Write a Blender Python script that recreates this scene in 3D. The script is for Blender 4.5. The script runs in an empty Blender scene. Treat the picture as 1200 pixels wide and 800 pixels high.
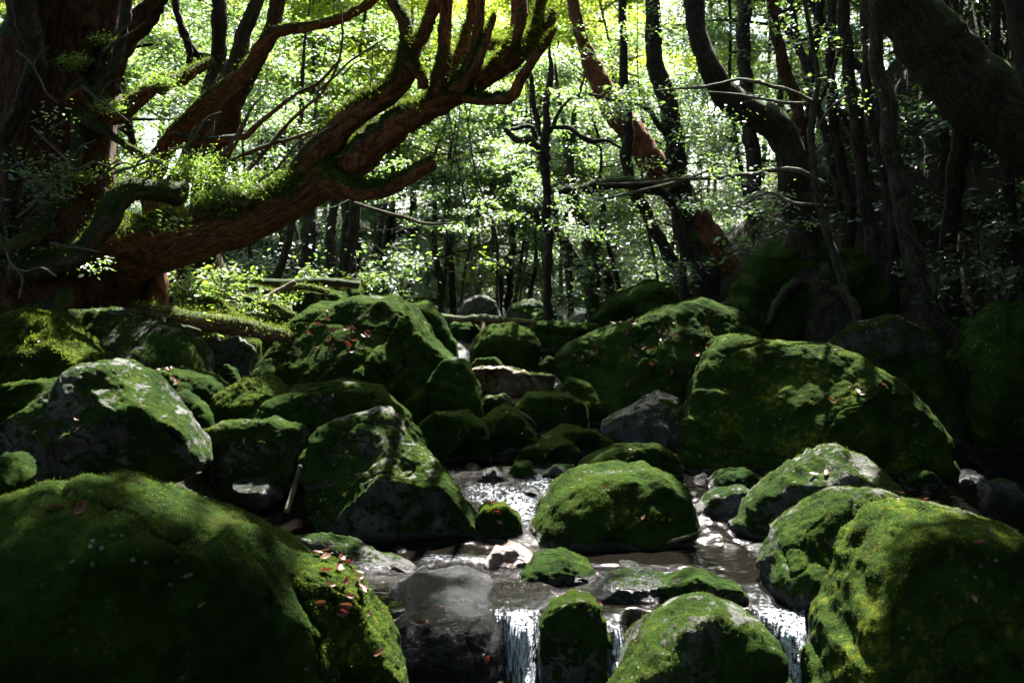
import bpy, bmesh, math
import numpy as np

# ------------------------------------------------------------------ camera, world, sun, exposure
scene = bpy.context.scene
COL = scene.collection
FPX, CAMZ, PITCH = 1100.0, 1.6, math.radians(3.64)
cam_data = bpy.data.cameras.new("camera")
cam_data.sensor_width = 36.0
cam_data.lens = 36.0 * FPX / 1200.0
cam_data.clip_start = 0.05
cam_data.clip_end = 500
cam = bpy.data.objects.new("camera", cam_data)
cam_data.dof.use_dof = True
cam_data.dof.focus_distance = 6.0
cam_data.dof.aperture_fstop = 3.5
cam.location = (0, 0, CAMZ)
cam.rotation_euler = (math.radians(90) - PITCH, 0, 0)
COL.objects.link(cam)
scene.camera = cam

SUN_EL, SUN_AZ = math.radians(57), math.radians(13)       # azimuth clockwise from +Y (ahead)
S = np.array([math.sin(SUN_AZ) * math.cos(SUN_EL), math.cos(SUN_AZ) * math.cos(SUN_EL), math.sin(SUN_EL)])

world = bpy.data.worlds.new("World")
scene.world = world
world.use_nodes = True
wn = world.node_tree.nodes
sky = wn.new("ShaderNodeTexSky")
sky.sky_type = 'NISHITA'
sky.sun_disc = False
sky.sun_elevation = SUN_EL
sky.sun_rotation = SUN_AZ
sky.dust_density = 3.0
world.node_tree.links.new(sky.outputs[0], wn["Background"].inputs[0])
wn["Background"].inputs[1].default_value = 0.085

sun_data = bpy.data.lights.new("sun", 'SUN')
sun_data.energy = 5.0
sun_data.angle = math.radians(0.5)
sun_data.color = (1.0, 0.97, 0.92)
sun = bpy.data.objects.new("sun", sun_data)
from mathutils import Vector
sun.rotation_euler = Vector((-S[0], -S[1], -S[2])).to_track_quat('-Z', 'Y').to_euler()
sun.location = (0, 0, 30)
COL.objects.link(sun)

vs = scene.view_settings
vs.view_transform = 'Standard'
vs.look = 'None'
vs.gamma = 1.0
vs.exposure = 3.4
vs.use_curve_mapping = False
scene.render.engine = 'CYCLES'
cy = scene.cycles
cy.use_denoising = True
cy.max_bounces = 7
cy.diffuse_bounces = 5
cy.glossy_bounces = 2
cy.transmission_bounces = 5
cy.transparent_max_bounces = 4
cy.caustics_reflective = False
cy.caustics_refractive = False
cy.sample_clamp_indirect = 4.0

# ------------------------------------------------------------------ helpers
CP, SP = math.cos(PITCH), math.sin(PITCH)

def P(px, py, d):
    """the point at depth y = d seen at pixel (px, py) of the 1200x800 photograph"""
    xc, yc = (px - 600) / FPX, (400 - py) / FPX
    t = d / (CP + yc * SP)
    return np.array([t * xc, d, CAMZ + t * (-SP + yc * CP)])

def project(p):
    p = np.asarray(p, float)
    q = p - np.array([0, 0, CAMZ])
    f = q[..., 1] * CP - q[..., 2] * SP
    u = q[..., 1] * SP + q[..., 2] * CP
    return 600 + FPX * q[..., 0] / f, 400 - FPX * u / f

def _hash(ix, iy, iz, seed):
    h = (ix * 374761393 + iy * 668265263 + iz * 2147483647 + seed * 144665) & 0xFFFFFFFF
    h = ((h ^ (h >> 13)) * 1274126177) & 0xFFFFFFFF
    h = h ^ (h >> 16)
    return (h & 0xFFFF) / 65535.0

def vnoise(p, seed=0):
    """value noise in -1..1 for an (n, 3) array"""
    p = np.asarray(p, float)
    i = np.floor(p).astype(np.int64)
    f = p - i
    f = f * f * f * (f * (f * 6 - 15) + 10)
    r = 0
    for dx in (0, 1):
        wx = f[:, 0] if dx else 1 - f[:, 0]
        for dy in (0, 1):
            wy = f[:, 1] if dy else 1 - f[:, 1]
            for dz in (0, 1):
                wz = f[:, 2] if dz else 1 - f[:, 2]
                r = r + wx * wy * wz * _hash(i[:, 0] + dx, i[:, 1] + dy, i[:, 2] + dz, seed)
    return r * 2 - 1

def fbm(p, octaves=4, seed=0, gain=0.5):
    a, r, q = 1.0, 0, np.asarray(p, float)
    for o in range(octaves):
        r = r + a * vnoise(q, seed + o * 17)
        q = q * 2.03 + 11.3
        a *= gain
    return r

def link(name, me, parent=None):
    o = bpy.data.objects.new(name, me)
    COL.objects.link(o)
    if parent is not None:
        o.parent = parent
    return o

def mesh(name, V, F, mats, smooth=True, uv=None, mat_index=None):
    me = bpy.data.meshes.new(name)
    V = np.asarray(V, np.float32)
    F = np.asarray(F, np.int32)
    k = F.shape[1]
    me.vertices.add(len(V))
    me.vertices.foreach_set("co", V.ravel())
    me.loops.add(F.size)
    me.loops.foreach_set("vertex_index", F.ravel())
    me.polygons.add(len(F))
    me.polygons.foreach_set("loop_start", np.arange(0, F.size, k, dtype=np.int32))
    if mat_index is not None:
        me.polygons.foreach_set("material_index", np.asarray(mat_index, np.int32))
    if uv is not None:
        l = me.uv_layers.new(name="UVMap")
        l.data.foreach_set("uv", np.asarray(uv, np.float32)[F.ravel()].ravel())
    me.update(calc_edges=True)
    me.polygons.foreach_set("use_smooth", np.full(len(F), smooth, dtype=bool))
    for m in (mats if isinstance(mats, (list, tuple)) else [mats]):
        me.materials.append(m)
    return me

def tag(o, label, cat, group=None, kind=None):
    o["label"] = label
    o["category"] = cat
    if group:
        o["group"] = group
    if kind:
        o["kind"] = kind
    return o

def empty(name, loc, label, cat, group=None):
    o = bpy.data.objects.new(name, None)
    o.empty_display_size = 0.2
    o.location = loc
    COL.objects.link(o)
    return tag(o, label, cat, group)

def copy_tree(o, parent=None):
    c = o.copy()
    COL.objects.link(c)
    if parent is not None:
        c.parent = parent
    for ch in [x for x in o.children]:
        copy_tree(ch, c)
    return c

# ------------------------------------------------------------------ materials
class NT:
    def __init__(self, name):
        self.m = bpy.data.materials.new(name)
        self.m.use_nodes = True
        self.t = self.m.node_tree
        self.b = self.t.nodes["Principled BSDF"]
        self.out = self.t.nodes["Material Output"]
        self.co = self.n("ShaderNodeTexCoord")
    def n(self, kind, **kw):
        x = self.t.nodes.new(kind)
        for k, v in kw.items():
            setattr(x, k, v)
        return x
    def l(self, a, b):
        self.t.links.new(a, b)
    def set(self, sock, v):
        if hasattr(v, "is_output"):
            self.l(v, sock)
        else:
            if isinstance(v, (tuple, list)) and len(v) == 3 and sock.type == 'RGBA':
                v = (*v, 1)
            sock.default_value = v
    def noise(self, scale, detail=4, rough=0.55, vec=None, dist=0.0):
        x = self.n("ShaderNodeTexNoise")
        x.inputs["Scale"].default_value = scale
        x.inputs["Detail"].default_value = detail
        x.inputs["Roughness"].default_value = rough
        x.inputs["Distortion"].default_value = dist
        self.l(vec if vec is not None else self.co.outputs["Object"], x.inputs["Vector"])
        return x.outputs["Fac"]
    def math(self, op, a, b=0.0, c=None):
        x = self.n("ShaderNodeMath", operation=op)
        self.set(x.inputs[0], a)
        self.set(x.inputs[1], b)
        if c is not None:
            self.set(x.inputs[2], c)
        return x.outputs[0]
    def step(self, v, lo, hi, a=0.0, b=1.0):
        x = self.n("ShaderNodeMapRange", interpolation_type='SMOOTHSTEP')
        self.set(x.inputs[0], v)
        for i, q in enumerate((lo, hi, a, b)):
            x.inputs[1 + i].default_value = q
        return x.outputs[0]
    def mix(self, f, a, b):
        x = self.n("ShaderNodeMix", data_type='RGBA')
        self.set(x.inputs[0], f)
        self.set(x.inputs[6], a)
        self.set(x.inputs[7], b)
        return x.outputs[2]
    def mapping(self, vec, scale):
        x = self.n("ShaderNodeMapping")
        x.inputs["Scale"].default_value = scale
        self.l(vec, x.inputs["Vector"])
        return x.outputs[0]
    def bump(self, h, dist, strength=1.0, normal=None):
        x = self.n("ShaderNodeBump")
        x.inputs["Distance"].default_value = dist
        x.inputs["Strength"].default_value = strength
        self.l(h, x.inputs["Height"])
        if normal is not None:
            self.l(normal, x.inputs["Normal"])
        return x.outputs[0]
    def up(self):
        g = self.n("ShaderNodeNewGeometry")
        s = self.n("ShaderNodeSeparateXYZ")
        self.l(g.outputs["Normal"], s.inputs[0])
        return s.outputs[2]

MOSS_DARK, MOSS_MID, MOSS_YEL = (0.009, 0.019, 0.005), (0.023, 0.044, 0.007), (0.085, 0.092, 0.011)

def moss_colour(t, bright=0.5):
    n1 = t.noise(3.1, 4)
    n2 = t.noise(23, 4, 0.65)
    c = t.mix(t.step(t.math('ADD', t.math('MULTIPLY', n1, 0.6), t.math('MULTIPLY', t.noise(11, 4, 0.65), 0.4)), 0.36, 0.64), MOSS_DARK, MOSS_MID)
    y = t.step(t.math('ADD', t.math('MULTIPLY', n1, 0.5), t.math('MULTIPLY', n2, 0.6)), 0.72 - 0.2 * bright, 0.86 - 0.2 * bright)
    c = t.mix(y, c, MOSS_YEL)
    c = t.mix(t.step(t.noise(6.5, 5, 0.7), 0.56, 0.72, 0, 0.65), c, (0.036, 0.028, 0.010))
    sp = t.step(t.noise(75, 2), 0.58, 0.7, 0, 0.6)
    c = t.mix(sp, c, (0.012, 0.018, 0.005))
    return t.mix(t.step(t.noise(110, 1), 0.72, 0.76, 0, 0.8), c, (0.10, 0.085, 0.05))

def rock_mat(name, moss, bright=0.5, dark=(0.045, 0.043, 0.04), light=(0.25, 0.24, 0.21), wet=0.0, lichen=1.0):
    t = NT(name)
    nz = t.up()
    a = t.math('MULTIPLY_ADD', nz, 0.26, 0.22)
    worn = t.math('MULTIPLY', t.step(nz, 0.6, 0.95), t.step(t.noise(3.3, 4, 0.6), 0.46, 0.62))
    a = t.math('SUBTRACT', a, t.math('MULTIPLY', worn, 0.5))
    a = t.math('ADD', a, t.math('MULTIPLY', t.noise(1.7, 5, 0.6), 1.3))
    a = t.math('ADD', a, t.math('MULTIPLY', t.noise(14, 5, 0.7), 0.6))
    a = t.math('ADD', a, t.math('MULTIPLY', t.math('SUBTRACT', t.noise(48, 4, 0.75), 0.5), 0.5))
    at = t.n("ShaderNodeAttribute", attribute_name='wet')
    wb = at.outputs["Fac"]
    a = t.math('SUBTRACT', a, t.math('MULTIPLY', wb, 0.6))
    mask = t.step(a, 1.42 - moss * 0.85, 1.60 - moss * 0.85)
    r = t.mix(t.step(t.noise(5, 6, 0.65, dist=0.6), 0.35, 0.7), dark, light)
    r = t.mix(t.step(t.noise(60, 3), 0.5, 0.75, 0, 0.7), r, tuple(0.4 * x for x in dark))
    vor = t.n("ShaderNodeTexVoronoi")
    vor.inputs["Scale"].default_value = 21
    t.l(t.co.outputs["Object"], vor.inputs["Vector"])
    d = t.math('ADD', vor.outputs["Distance"], t.math('MULTIPLY', t.noise(45, 4, 0.7), 0.5))
    gate = t.step(t.noise(2.6, 3), 0.54, 0.64)
    sp = t.math('MULTIPLY', t.step(d, 0.46, 0.36), gate)
    sp = t.math('MULTIPLY', sp, lichen)
    c = t.mix(mask, r, moss_colour(t, bright))
    c = t.mix(t.math('MULTIPLY', sp, 0.5), c, (0.22, 0.25, 0.20))
    c = t.mix(t.math('MULTIPLY', wb, 0.85), c, (0.004, 0.004, 0.003))
    t.l(c, t.b.inputs["Base Color"])
    ro = t.math('MULTIPLY_ADD', mask, 0.95 - (0.75 - 0.5 * wet), 0.75 - 0.5 * wet)
    ro = t.math('SUBTRACT', ro, t.math('MULTIPLY', wb, 0.45 - 0.2 * wet))
    t.l(ro, t.b.inputs["Roughness"])
    t.l(t.math('MULTIPLY_ADD', mask, 0.015 - (0.25 + 0.12 * wet), 0.25 + 0.12 * wet), t.b.inputs["Specular IOR Level"])
    h = t.math('ADD', t.noise(34, 6, 0.7), t.math('MULTIPLY', t.noise(120, 3, 0.7), 0.35))
    cv = t.n("ShaderNodeTexVoronoi", feature='SMOOTH_F1')
    cv.inputs["Scale"].default_value = 24
    t.l(t.co.outputs["Object"], cv.inputs["Vector"])
    h = t.math('SUBTRACT', h, t.math('MULTIPLY', t.math('MULTIPLY', cv.outputs["Distance"], mask), 0.55))
    t.l(t.bump(h, 0.045, 0.9), t.b.inputs["Normal"])
    return t.m

M = {}
M['mossy'] = rock_mat('thick_moss_on_rock', 0.74, 0.35, dark=(0.03, 0.03, 0.027), light=(0.10, 0.098, 0.085))
M['velvet'] = rock_mat('velvety_moss_on_rock', 0.9, 0.4, dark=(0.03, 0.03, 0.027), light=(0.10, 0.098, 0.085))
M['mossy_y'] = rock_mat('yellow_moss_on_rock', 0.76, 0.75, dark=(0.03, 0.03, 0.027), light=(0.10, 0.098, 0.085))
M['half'] = rock_mat('patchy_moss_on_rock', 0.46, 0.5, dark=(0.03, 0.03, 0.027), light=(0.10, 0.098, 0.085))
M['grey'] = rock_mat('grey_rock', 0.26, 0.6, dark=(0.03, 0.03, 0.027), light=(0.10, 0.098, 0.088))
M['wet'] = rock_mat('wet_dark_rock', 0.16, 0.3, dark=(0.012, 0.012, 0.014), light=(0.02, 0.021, 0.023), wet=1.0, lichen=0.0)
M['brown'] = rock_mat('brown_rock', 0.25, 0.5, dark=(0.06, 0.035, 0.02), light=(0.26, 0.17, 0.10), wet=0.5, lichen=0.2)
M['pink'] = rock_mat('pinkish_rock', 0.05, 0.3, dark=(0.12, 0.06, 0.05), light=(0.42, 0.30, 0.27), wet=0.7, lichen=0.2)

def ground_mat():
    t = NT('forest_floor')
    n = t.noise(2.0, 5)
    c = t.mix(t.step(t.noise(24, 5, 0.7), 0.35, 0.7), (0.012, 0.009, 0.006), (0.06, 0.04, 0.022))
    m = t.step(t.math('ADD', t.math('MULTIPLY', n, 0.8), t.math('MULTIPLY', t.noise(15, 4), 0.4)), 0.62, 0.74)
    c = t.mix(m, c, moss_colour(t, 0.4))
    t.l(c, t.b.inputs["Base Color"])
    t.b.inputs["Roughness"].default_value = 0.95
    t.b.inputs["Specular IOR Level"].default_value = 0.2
    t.l(t.bump(t.noise(28, 6, 0.7), 0.08), t.b.inputs["Normal"])
    return t.m
M['ground'] = ground_mat()

def bark_mat(name, dark, light, moss, bright=0.6, groove=1.0):
    t = NT(name)
    uv = t.co.outputs["UV"]
    g = t.noise(1.0, 7, 0.7, vec=t.mapping(uv, (16, 6, 1)), dist=1.6)
    c = t.mix(t.step(g, 0.38, 0.66), dark, light)
    nz = t.up()
    a = t.math('ADD', t.math('MULTIPLY', nz, 0.75), t.math('MULTIPLY', t.noise(2.2, 5, 0.6), 1.1))
    a = t.math('ADD', a, t.math('MULTIPLY', t.noise(16, 4, 0.65), 0.45))
    mask = t.step(a, 1.5 - moss * 0.9, 1.66 - moss * 0.9)
    c = t.mix(mask, c, moss_colour(t, bright))
    t.l(c, t.b.inputs["Base Color"])
    t.b.inputs["Roughness"].default_value = 0.9
    t.b.inputs["Specular IOR Level"].default_value = 0.2
    h = t.math('ADD', g, t.math('MULTIPLY', t.noise(60, 4, 0.7), 0.3))
    t.l(t.bump(h, 0.03 * groove), t.b.inputs["Normal"])
    return t.m
M['bark_old'] = bark_mat('red_brown_mossy_bark', (0.016, 0.007, 0.004), (0.09, 0.036, 0.017), 0.6, 0.7)
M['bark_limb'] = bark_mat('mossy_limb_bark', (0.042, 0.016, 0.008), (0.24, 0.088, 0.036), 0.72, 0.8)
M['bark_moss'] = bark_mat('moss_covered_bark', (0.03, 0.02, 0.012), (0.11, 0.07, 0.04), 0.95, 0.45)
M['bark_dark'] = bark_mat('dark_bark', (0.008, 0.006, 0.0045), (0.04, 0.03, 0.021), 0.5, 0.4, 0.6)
M['bark_grey'] = bark_mat('grey_brown_bark', (0.014, 0.011, 0.009), (0.06, 0.048, 0.036), 0.5, 0.5, 0.5)
M['bark_red'] = bark_mat('peeling_red_bark', (0.06, 0.022, 0.010), (0.20, 0.08, 0.038), 0.08, 0.4)
M['twig'] = bark_mat('pale_twig_bark', (0.05, 0.04, 0.03), (0.15, 0.12, 0.095), 0.25, 0.6, 0.2)
M['log'] = bark_mat('weathered_log_bark', (0.05, 0.03, 0.015), (0.22, 0.13, 0.07), 0.5, 0.8)

def leaf_mat(name, col, trans, tmix, rough=0.28, spec=0.5, var=0.35):
    t = NT(name)
    n = t.n("ShaderNodeTexWhiteNoise", noise_dimensions='3D')
    g = t.n("ShaderNodeNewGeometry")
    # one random value per leaf (each leaf is its own island)
    r = g.outputs["Random Per Island"]
    c = t.mix(r, tuple(x * (1 - var) for x in col), tuple(min(1, x * (1 + var)) for x in col))
    t.l(c, t.b.inputs["Base Color"])
    t.b.inputs["Roughness"].default_value = rough
    t.b.inputs["Specular IOR Level"].default_value = spec
    tr = t.n("ShaderNodeBsdfTranslucent")
    t.l(t.mix(r, tuple(x * (1 - var) for x in trans), tuple(min(1, x * (1 + var)) for x in trans)), tr.inputs[0])
    mx = t.n("ShaderNodeMixShader")
    mx.inputs[0].default_value = tmix
    t.l(t.b.outputs[0], mx.inputs[1])
    t.l(tr.outputs[0], mx.inputs[2])
    t.l(mx.outputs[0], t.out.inputs[0])
    t.t.nodes.remove(n)
    return t.m
M['leaf'] = leaf_mat('glossy_evergreen_leaf', (0.075, 0.105, 0.085), (0.24, 0.42, 0.06), 0.36, 0.5, 1.0)
M['leaf_y'] = leaf_mat('yellow_green_leaf', (0.08, 0.11, 0.02), (0.42, 0.54, 0.03), 0.52, 0.4, 0.5)
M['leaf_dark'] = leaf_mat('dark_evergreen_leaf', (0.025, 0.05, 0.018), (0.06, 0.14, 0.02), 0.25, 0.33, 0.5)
M['fern'] = leaf_mat('fern_leaf', (0.05, 0.09, 0.018), (0.20, 0.33, 0.03), 0.4, 0.45, 0.3)
M['fuzz'] = leaf_mat('moss_tufts', (0.02, 0.036, 0.006), (0.07, 0.10, 0.011), 0.45, 0.8, 0.1, 0.5)
M['fuzz_y'] = leaf_mat('yellow_moss_tufts', (0.032, 0.050, 0.007), (0.10, 0.135, 0.012), 0.45, 0.8, 0.1, 0.5)
M['fall_red'] = leaf_mat('fallen_red_leaf', (0.07, 0.014, 0.009), (0.08, 0.012, 0.008), 0.25, 0.45, 0.4)
M['fall_brown'] = leaf_mat('fallen_brown_leaf', (0.075, 0.03, 0.012), (0.08, 0.03, 0.01), 0.25, 0.45, 0.4)
M['fall_pink'] = leaf_mat('fallen_pale_leaf', (0.12, 0.065, 0.05), (0.08, 0.04, 0.03), 0.2, 0.4, 0.5)

def water_mat():
    t = NT('stream_water')
    f = t.n("ShaderNodeAttribute", attribute_name='foam').outputs["Fac"]
    ri = t.n("ShaderNodeAttribute", attribute_name='riffle').outputs["Fac"]
    fa = t.n("ShaderNodeAttribute", attribute_name='fall').outputs["Fac"]
    ob = t.co.outputs["Object"]
    br = t.step(t.noise(42, 5, 0.7), 0.4, 0.62)
    st = t.step(t.noise(1.0, 5, 0.7, vec=t.mapping(ob, (42, 9, 5)), dist=1.8), 0.38, 0.62)
    pat = t.math('ADD', t.math('MULTIPLY', br, t.math('SUBTRACT', 1.0, fa)), t.math('MULTIPLY', st, fa))
    foam = t.step(t.math('MULTIPLY', f, t.math('MULTIPLY_ADD', pat, 0.9, 0.1)), 0.12, 0.8, 0.0, 0.9)
    t.l(t.mix(foam, (0.003, 0.0026, 0.002), (0.55, 0.60, 0.68)), t.b.inputs["Base Color"])
    t.l(t.math('MULTIPLY_ADD', foam, 0.35, 0.055), t.b.inputs["Roughness"])
    t.b.inputs["IOR"].default_value = 1.33
    h = t.math('ADD', t.noise(34, 3, 0.6, dist=0.5), t.math('MULTIPLY', t.noise(95, 2, 0.5), 0.5))
    x = t.n("ShaderNodeBump")
    x.inputs["Distance"].default_value = 0.045
    t.l(h, x.inputs["Height"])
    t.l(t.math('MINIMUM', t.math('MULTIPLY_ADD', ri, 0.95, 0.07), 1.0), x.inputs["Strength"])
    t.l(x.outputs[0], t.b.inputs["Normal"])
    return t.m
M['water'] = water_mat()

# ------------------------------------------------------------------ terrain and stream (setting)
def zs(y):
    return np.interp(y, [-10, 3.9, 4.2, 5.6, 6.4, 6.8, 9.5, 10.6, 11.15, 11.5, 12.2, 12.8, 16, 30, 60], [-.5, -.5, .03, .0, .13, .17, .2, .26, .3, .47, .52, .64, .9, 1.4, 3])

def zg(x, y):
    x, y = np.asarray(x, float), np.asarray(y, float)
    xc = np.interp(y, [0, 6, 12, 20], [0.2, 0.0, -0.4, -0.6])
    lx = np.maximum(0, -(x - xc) - 0.9)
    L = 0.28 * np.minimum(lx, 4.5) + 0.16 * np.clip(-x - 4.2, 0, 3) + 0.02 * lx
    xr = np.interp(y, [3, 5, 6.2, 9, 10.5, 13, 30], [2.3, 2.5, 4.2, 4.5, 3.0, 1.5, 1.5])
    rx = np.maximum(0, x - xr)
    R = (0.8 * rx + 0.4 * np.maximum(0, x - xr - 1.5)) * np.interp(y, [14, 24], [1, .25])
    p = np.stack([x * 1.3, y * 1.3, x * 0 + 3], -1).reshape(-1, 3)
    n = fbm(p, 4, 5).reshape(x.shape) * 0.07
    far = 0.05 * np.maximum(0, y - 32)
    return zs(y) - 0.26 + L + R + n + far

def grid(xs, ys):
    X, Y = np.meshgrid(xs, ys)
    nx, ny = len(xs), len(ys)
    i = np.arange(nx * ny).reshape(ny, nx)
    F = np.stack([i[:-1, :-1], i[:-1, 1:], i[1:, 1:], i[1:, :-1]], -1).reshape(-1, 4)
    return X, Y, F

xs = np.concatenate([np.linspace(-70, -12, 30)[:-1], np.linspace(-12, 12, 220), np.linspace(12, 70, 30)[1:]])
ys = np.concatenate([np.linspace(-30, 2, 20)[:-1], np.linspace(2, 24, 200), np.linspace(24, 110, 50)[1:]])
X, Y, F = grid(xs, ys)
g = link("ground", mesh("ground", np.stack([X, Y, zg(X, Y)], -1).reshape(-1, 3), F, M['ground']))
tag(g, "dark forest floor of soil, moss and leaf litter rising in banks from the stream", "ground", kind="structure")

def foam_at(x, y, spots):
    f = np.zeros_like(x)
    for px, py, d, rx, ry, a in spots:
        p = P(px, py, d)
        f = np.maximum(f, a * np.exp(-((x - p[0]) / rx) ** 2 - ((y - p[1]) / ry) ** 2))
    return f
FOAM = [(604, 718, 4.36, .13, .1, .9), (575, 578, 6.45, .2, .3, .5), (603, 590, 6.2, .14, .3, 1.0), (640, 562, 6.75, .2, .25, .7), (525, 655, 5.35, .3, .1, .35), (606, 728, 4.24, .1, .1, .9),
        (616, 770, 4.05, .09, .25, 1.0), (948, 750, 4.1, .15, .35, 1.1), (905, 715, 4.35, .1, .15, .7), (538, 420, 12.0, .14, .8, .8), (640, 437, 11.2, .6, .3, .6),
        (720, 770, 4.05, .1, .25, .6)]
RIFFLE = [(520, 665, 5.1, .6, .2, 1.0), (600, 705, 4.65, .3, .4, .9), (725, 672, 5.1, .4, .1, .8), (850, 702, 4.7, .45, .12, .7), (575, 575, 6.45, .4, .5, 1), (600, 590, 6.2, .25, .5, 1), (640, 560, 6.75, .35, .3, .9),
          (545, 420, 12, .5, 1, .8), (640, 437, 11.2, .8, .4, .8), (616, 770, 4.05, .2, .3, .7), (948, 750, 4.1, .3, .4, .9), (720, 770, 4.05, .2, .3, .6)]
ys = np.concatenate([np.linspace(3.2, 4.3, 130)[:-1], np.linspace(4.3, 7.2, 210)[:-1], np.linspace(7.2, 20, 150)])
xs = np.linspace(-2.4, 3.2, 400)
X, Y, F = grid(xs, ys)
p = np.stack([X, Y, X * 0], -1).reshape(-1, 3)
px1 = 600 + FPX * X / 4.15
gap = np.zeros_like(X)
for a, b in ((601, 631), (711, 740), (924, 966)):
    gap = np.maximum(gap, 1 / (1 + np.exp(-(px1 - a) / 4)) / (1 + np.exp((px1 - b) / 4)))
YS = Y - (1 - gap) * .22 * np.clip((5.2 - Y) / .6, 0, 1) + .03 * np.sin(X * 31)
ZW = zs(YS)
slope = np.gradient(ZW, axis=0) / np.gradient(Y, axis=0)
fall = np.clip((slope - .3) / .9, 0, 1)

riff = np.clip(foam_at(X, Y, RIFFLE) + .25 * np.clip(slope, 0, 1) + .12 * fbm(p * 1.5, 2, 44).reshape(X.shape), 0, 1)
rip = (0.016 * fbm(p * np.array([7, 11, 1]), 3, 40).reshape(X.shape) + 0.007 * fbm(p * np.array([22, 30, 1]), 2, 50).reshape(X.shape)) * (.2 + 1.2 * riff)
rip += .012 * fall * vnoise(p * np.array([40, 4, 1]), 60).reshape(X.shape)
me = mesh("stream", np.stack([X, Y, ZW + rip], -1).reshape(-1, 3), F, M['water'])
for nm, val in (("foam", foam_at(X, Y, FOAM) + .45 * fall * gap), ("riffle", riff), ("fall", fall)):
    a = me.attributes.new(nm, 'FLOAT', 'POINT')
    a.data.foreach_set("value", val.ravel().astype(np.float32))
tag(link("stream", me), "clear stream running between mossy boulders and dropping in small white falls", "stream", kind="structure")

# ------------------------------------------------------------------ boulders
_ico = {}
def ico(k):
    if k not in _ico:
        bm = bmesh.new()
        bmesh.ops.create_icosphere(bm, subdivisions=k, radius=1.0)
        V = np.array([v.co[:] for v in bm.verts])
        Fc = np.array([[v.index for v in f.verts] for f in bm.faces])
        bm.free()
        _ico[k] = (V, Fc)
    return _ico[k]

def radial(poly, n=720, smooth=9):
    """distance from the centroid to the outline for n angles"""
    poly = np.asarray(poly, float)
    a, b = poly, np.roll(poly, -1, 0)
    cr = a[:, 0] * b[:, 1] - b[:, 0] * a[:, 1]
    c = ((a + b) * cr[:, None]).sum(0) / (3 * cr.sum())
    th = np.arange(n) * 2 * math.pi / n
    R = np.zeros(n)
    for p0, p1 in zip(a - c, b - c):
        e = p1 - p0
        dx, dy = np.cos(th), np.sin(th)
        den = dx * e[1] - dy * e[0]
        den = np.where(np.abs(den) < 1e-9, 1e-9, den)
        t = (p0[0] * e[1] - p0[1] * e[0]) / den
        s = (p0[0] * dy - p0[1] * dx) / den
        ok = (t > 0) & (s >= -1e-6) & (s <= 1 + 1e-6)
        R = np.where(ok, np.maximum(R, t), R)
    k = np.exp(-np.linspace(-2, 2, 6 * smooth + 1) ** 2)
    k /= k.sum()
    R = np.convolve(np.concatenate([R[-200:], R, R[:200]]), k, 'same')[200:-200]
    return c, R

def vnormals(V, F):
    a, b, c = V[F[:, 0]], V[F[:, 1]], V[F[:, 2]]
    n = np.cross(b - a, c - a)
    N = np.zeros_like(V)
    for i in range(3):
        np.add.at(N, F[:, i], n)
    return N / (np.linalg.norm(N, axis=1, keepdims=True) + 1e-12)

def tufts(name, Vw, N, n, h, w, mat, rng, parent, base, mask_seed, upmin=0.05, ragged=0.45):
    """short moss shoots standing on the upper side of a surface"""
    m = fbm(Vw * 1.7, 3, mask_seed) * 0.5 + N[:, 2] * 0.9 + rng.normal(0, .12, len(Vw))
    idx = np.nonzero((m > ragged) & (N[:, 2] > upmin))[0]
    if len(idx) < 20:
        return None
    i = rng.choice(idx, n)
    sp = (np.linalg.norm(Vw.max(0) - Vw.min(0))) / math.sqrt(len(Vw)) * 1.2
    nn = N[i] + rng.normal(0, .45, (n, 3))
    nn /= np.linalg.norm(nn, axis=1, keepdims=True)
    t = np.cross(nn, rng.normal(0, 1, (n, 3)))
    t /= np.linalg.norm(t, axis=1, keepdims=True)
    o = np.cross(N[i], rng.normal(0, 1, (n, 3)))
    p = Vw[i] + o * sp * rng.uniform(0, 1, (n, 1)) - N[i] * 0.004
    hh = h * rng.uniform(.4, 1.3, (n, 1))
    ww = w * rng.uniform(.6, 1.3, (n, 1))
    V = np.stack([p - t * ww, p + t * ww, p + nn * hh], 1).reshape(-1, 3) - base
    Fc = np.arange(3 * n).reshape(-1, 3)
    o = link(name, mesh(name, V, Fc, mat, smooth=False), parent)
    o["kind"] = "stuff"
    return o

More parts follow.
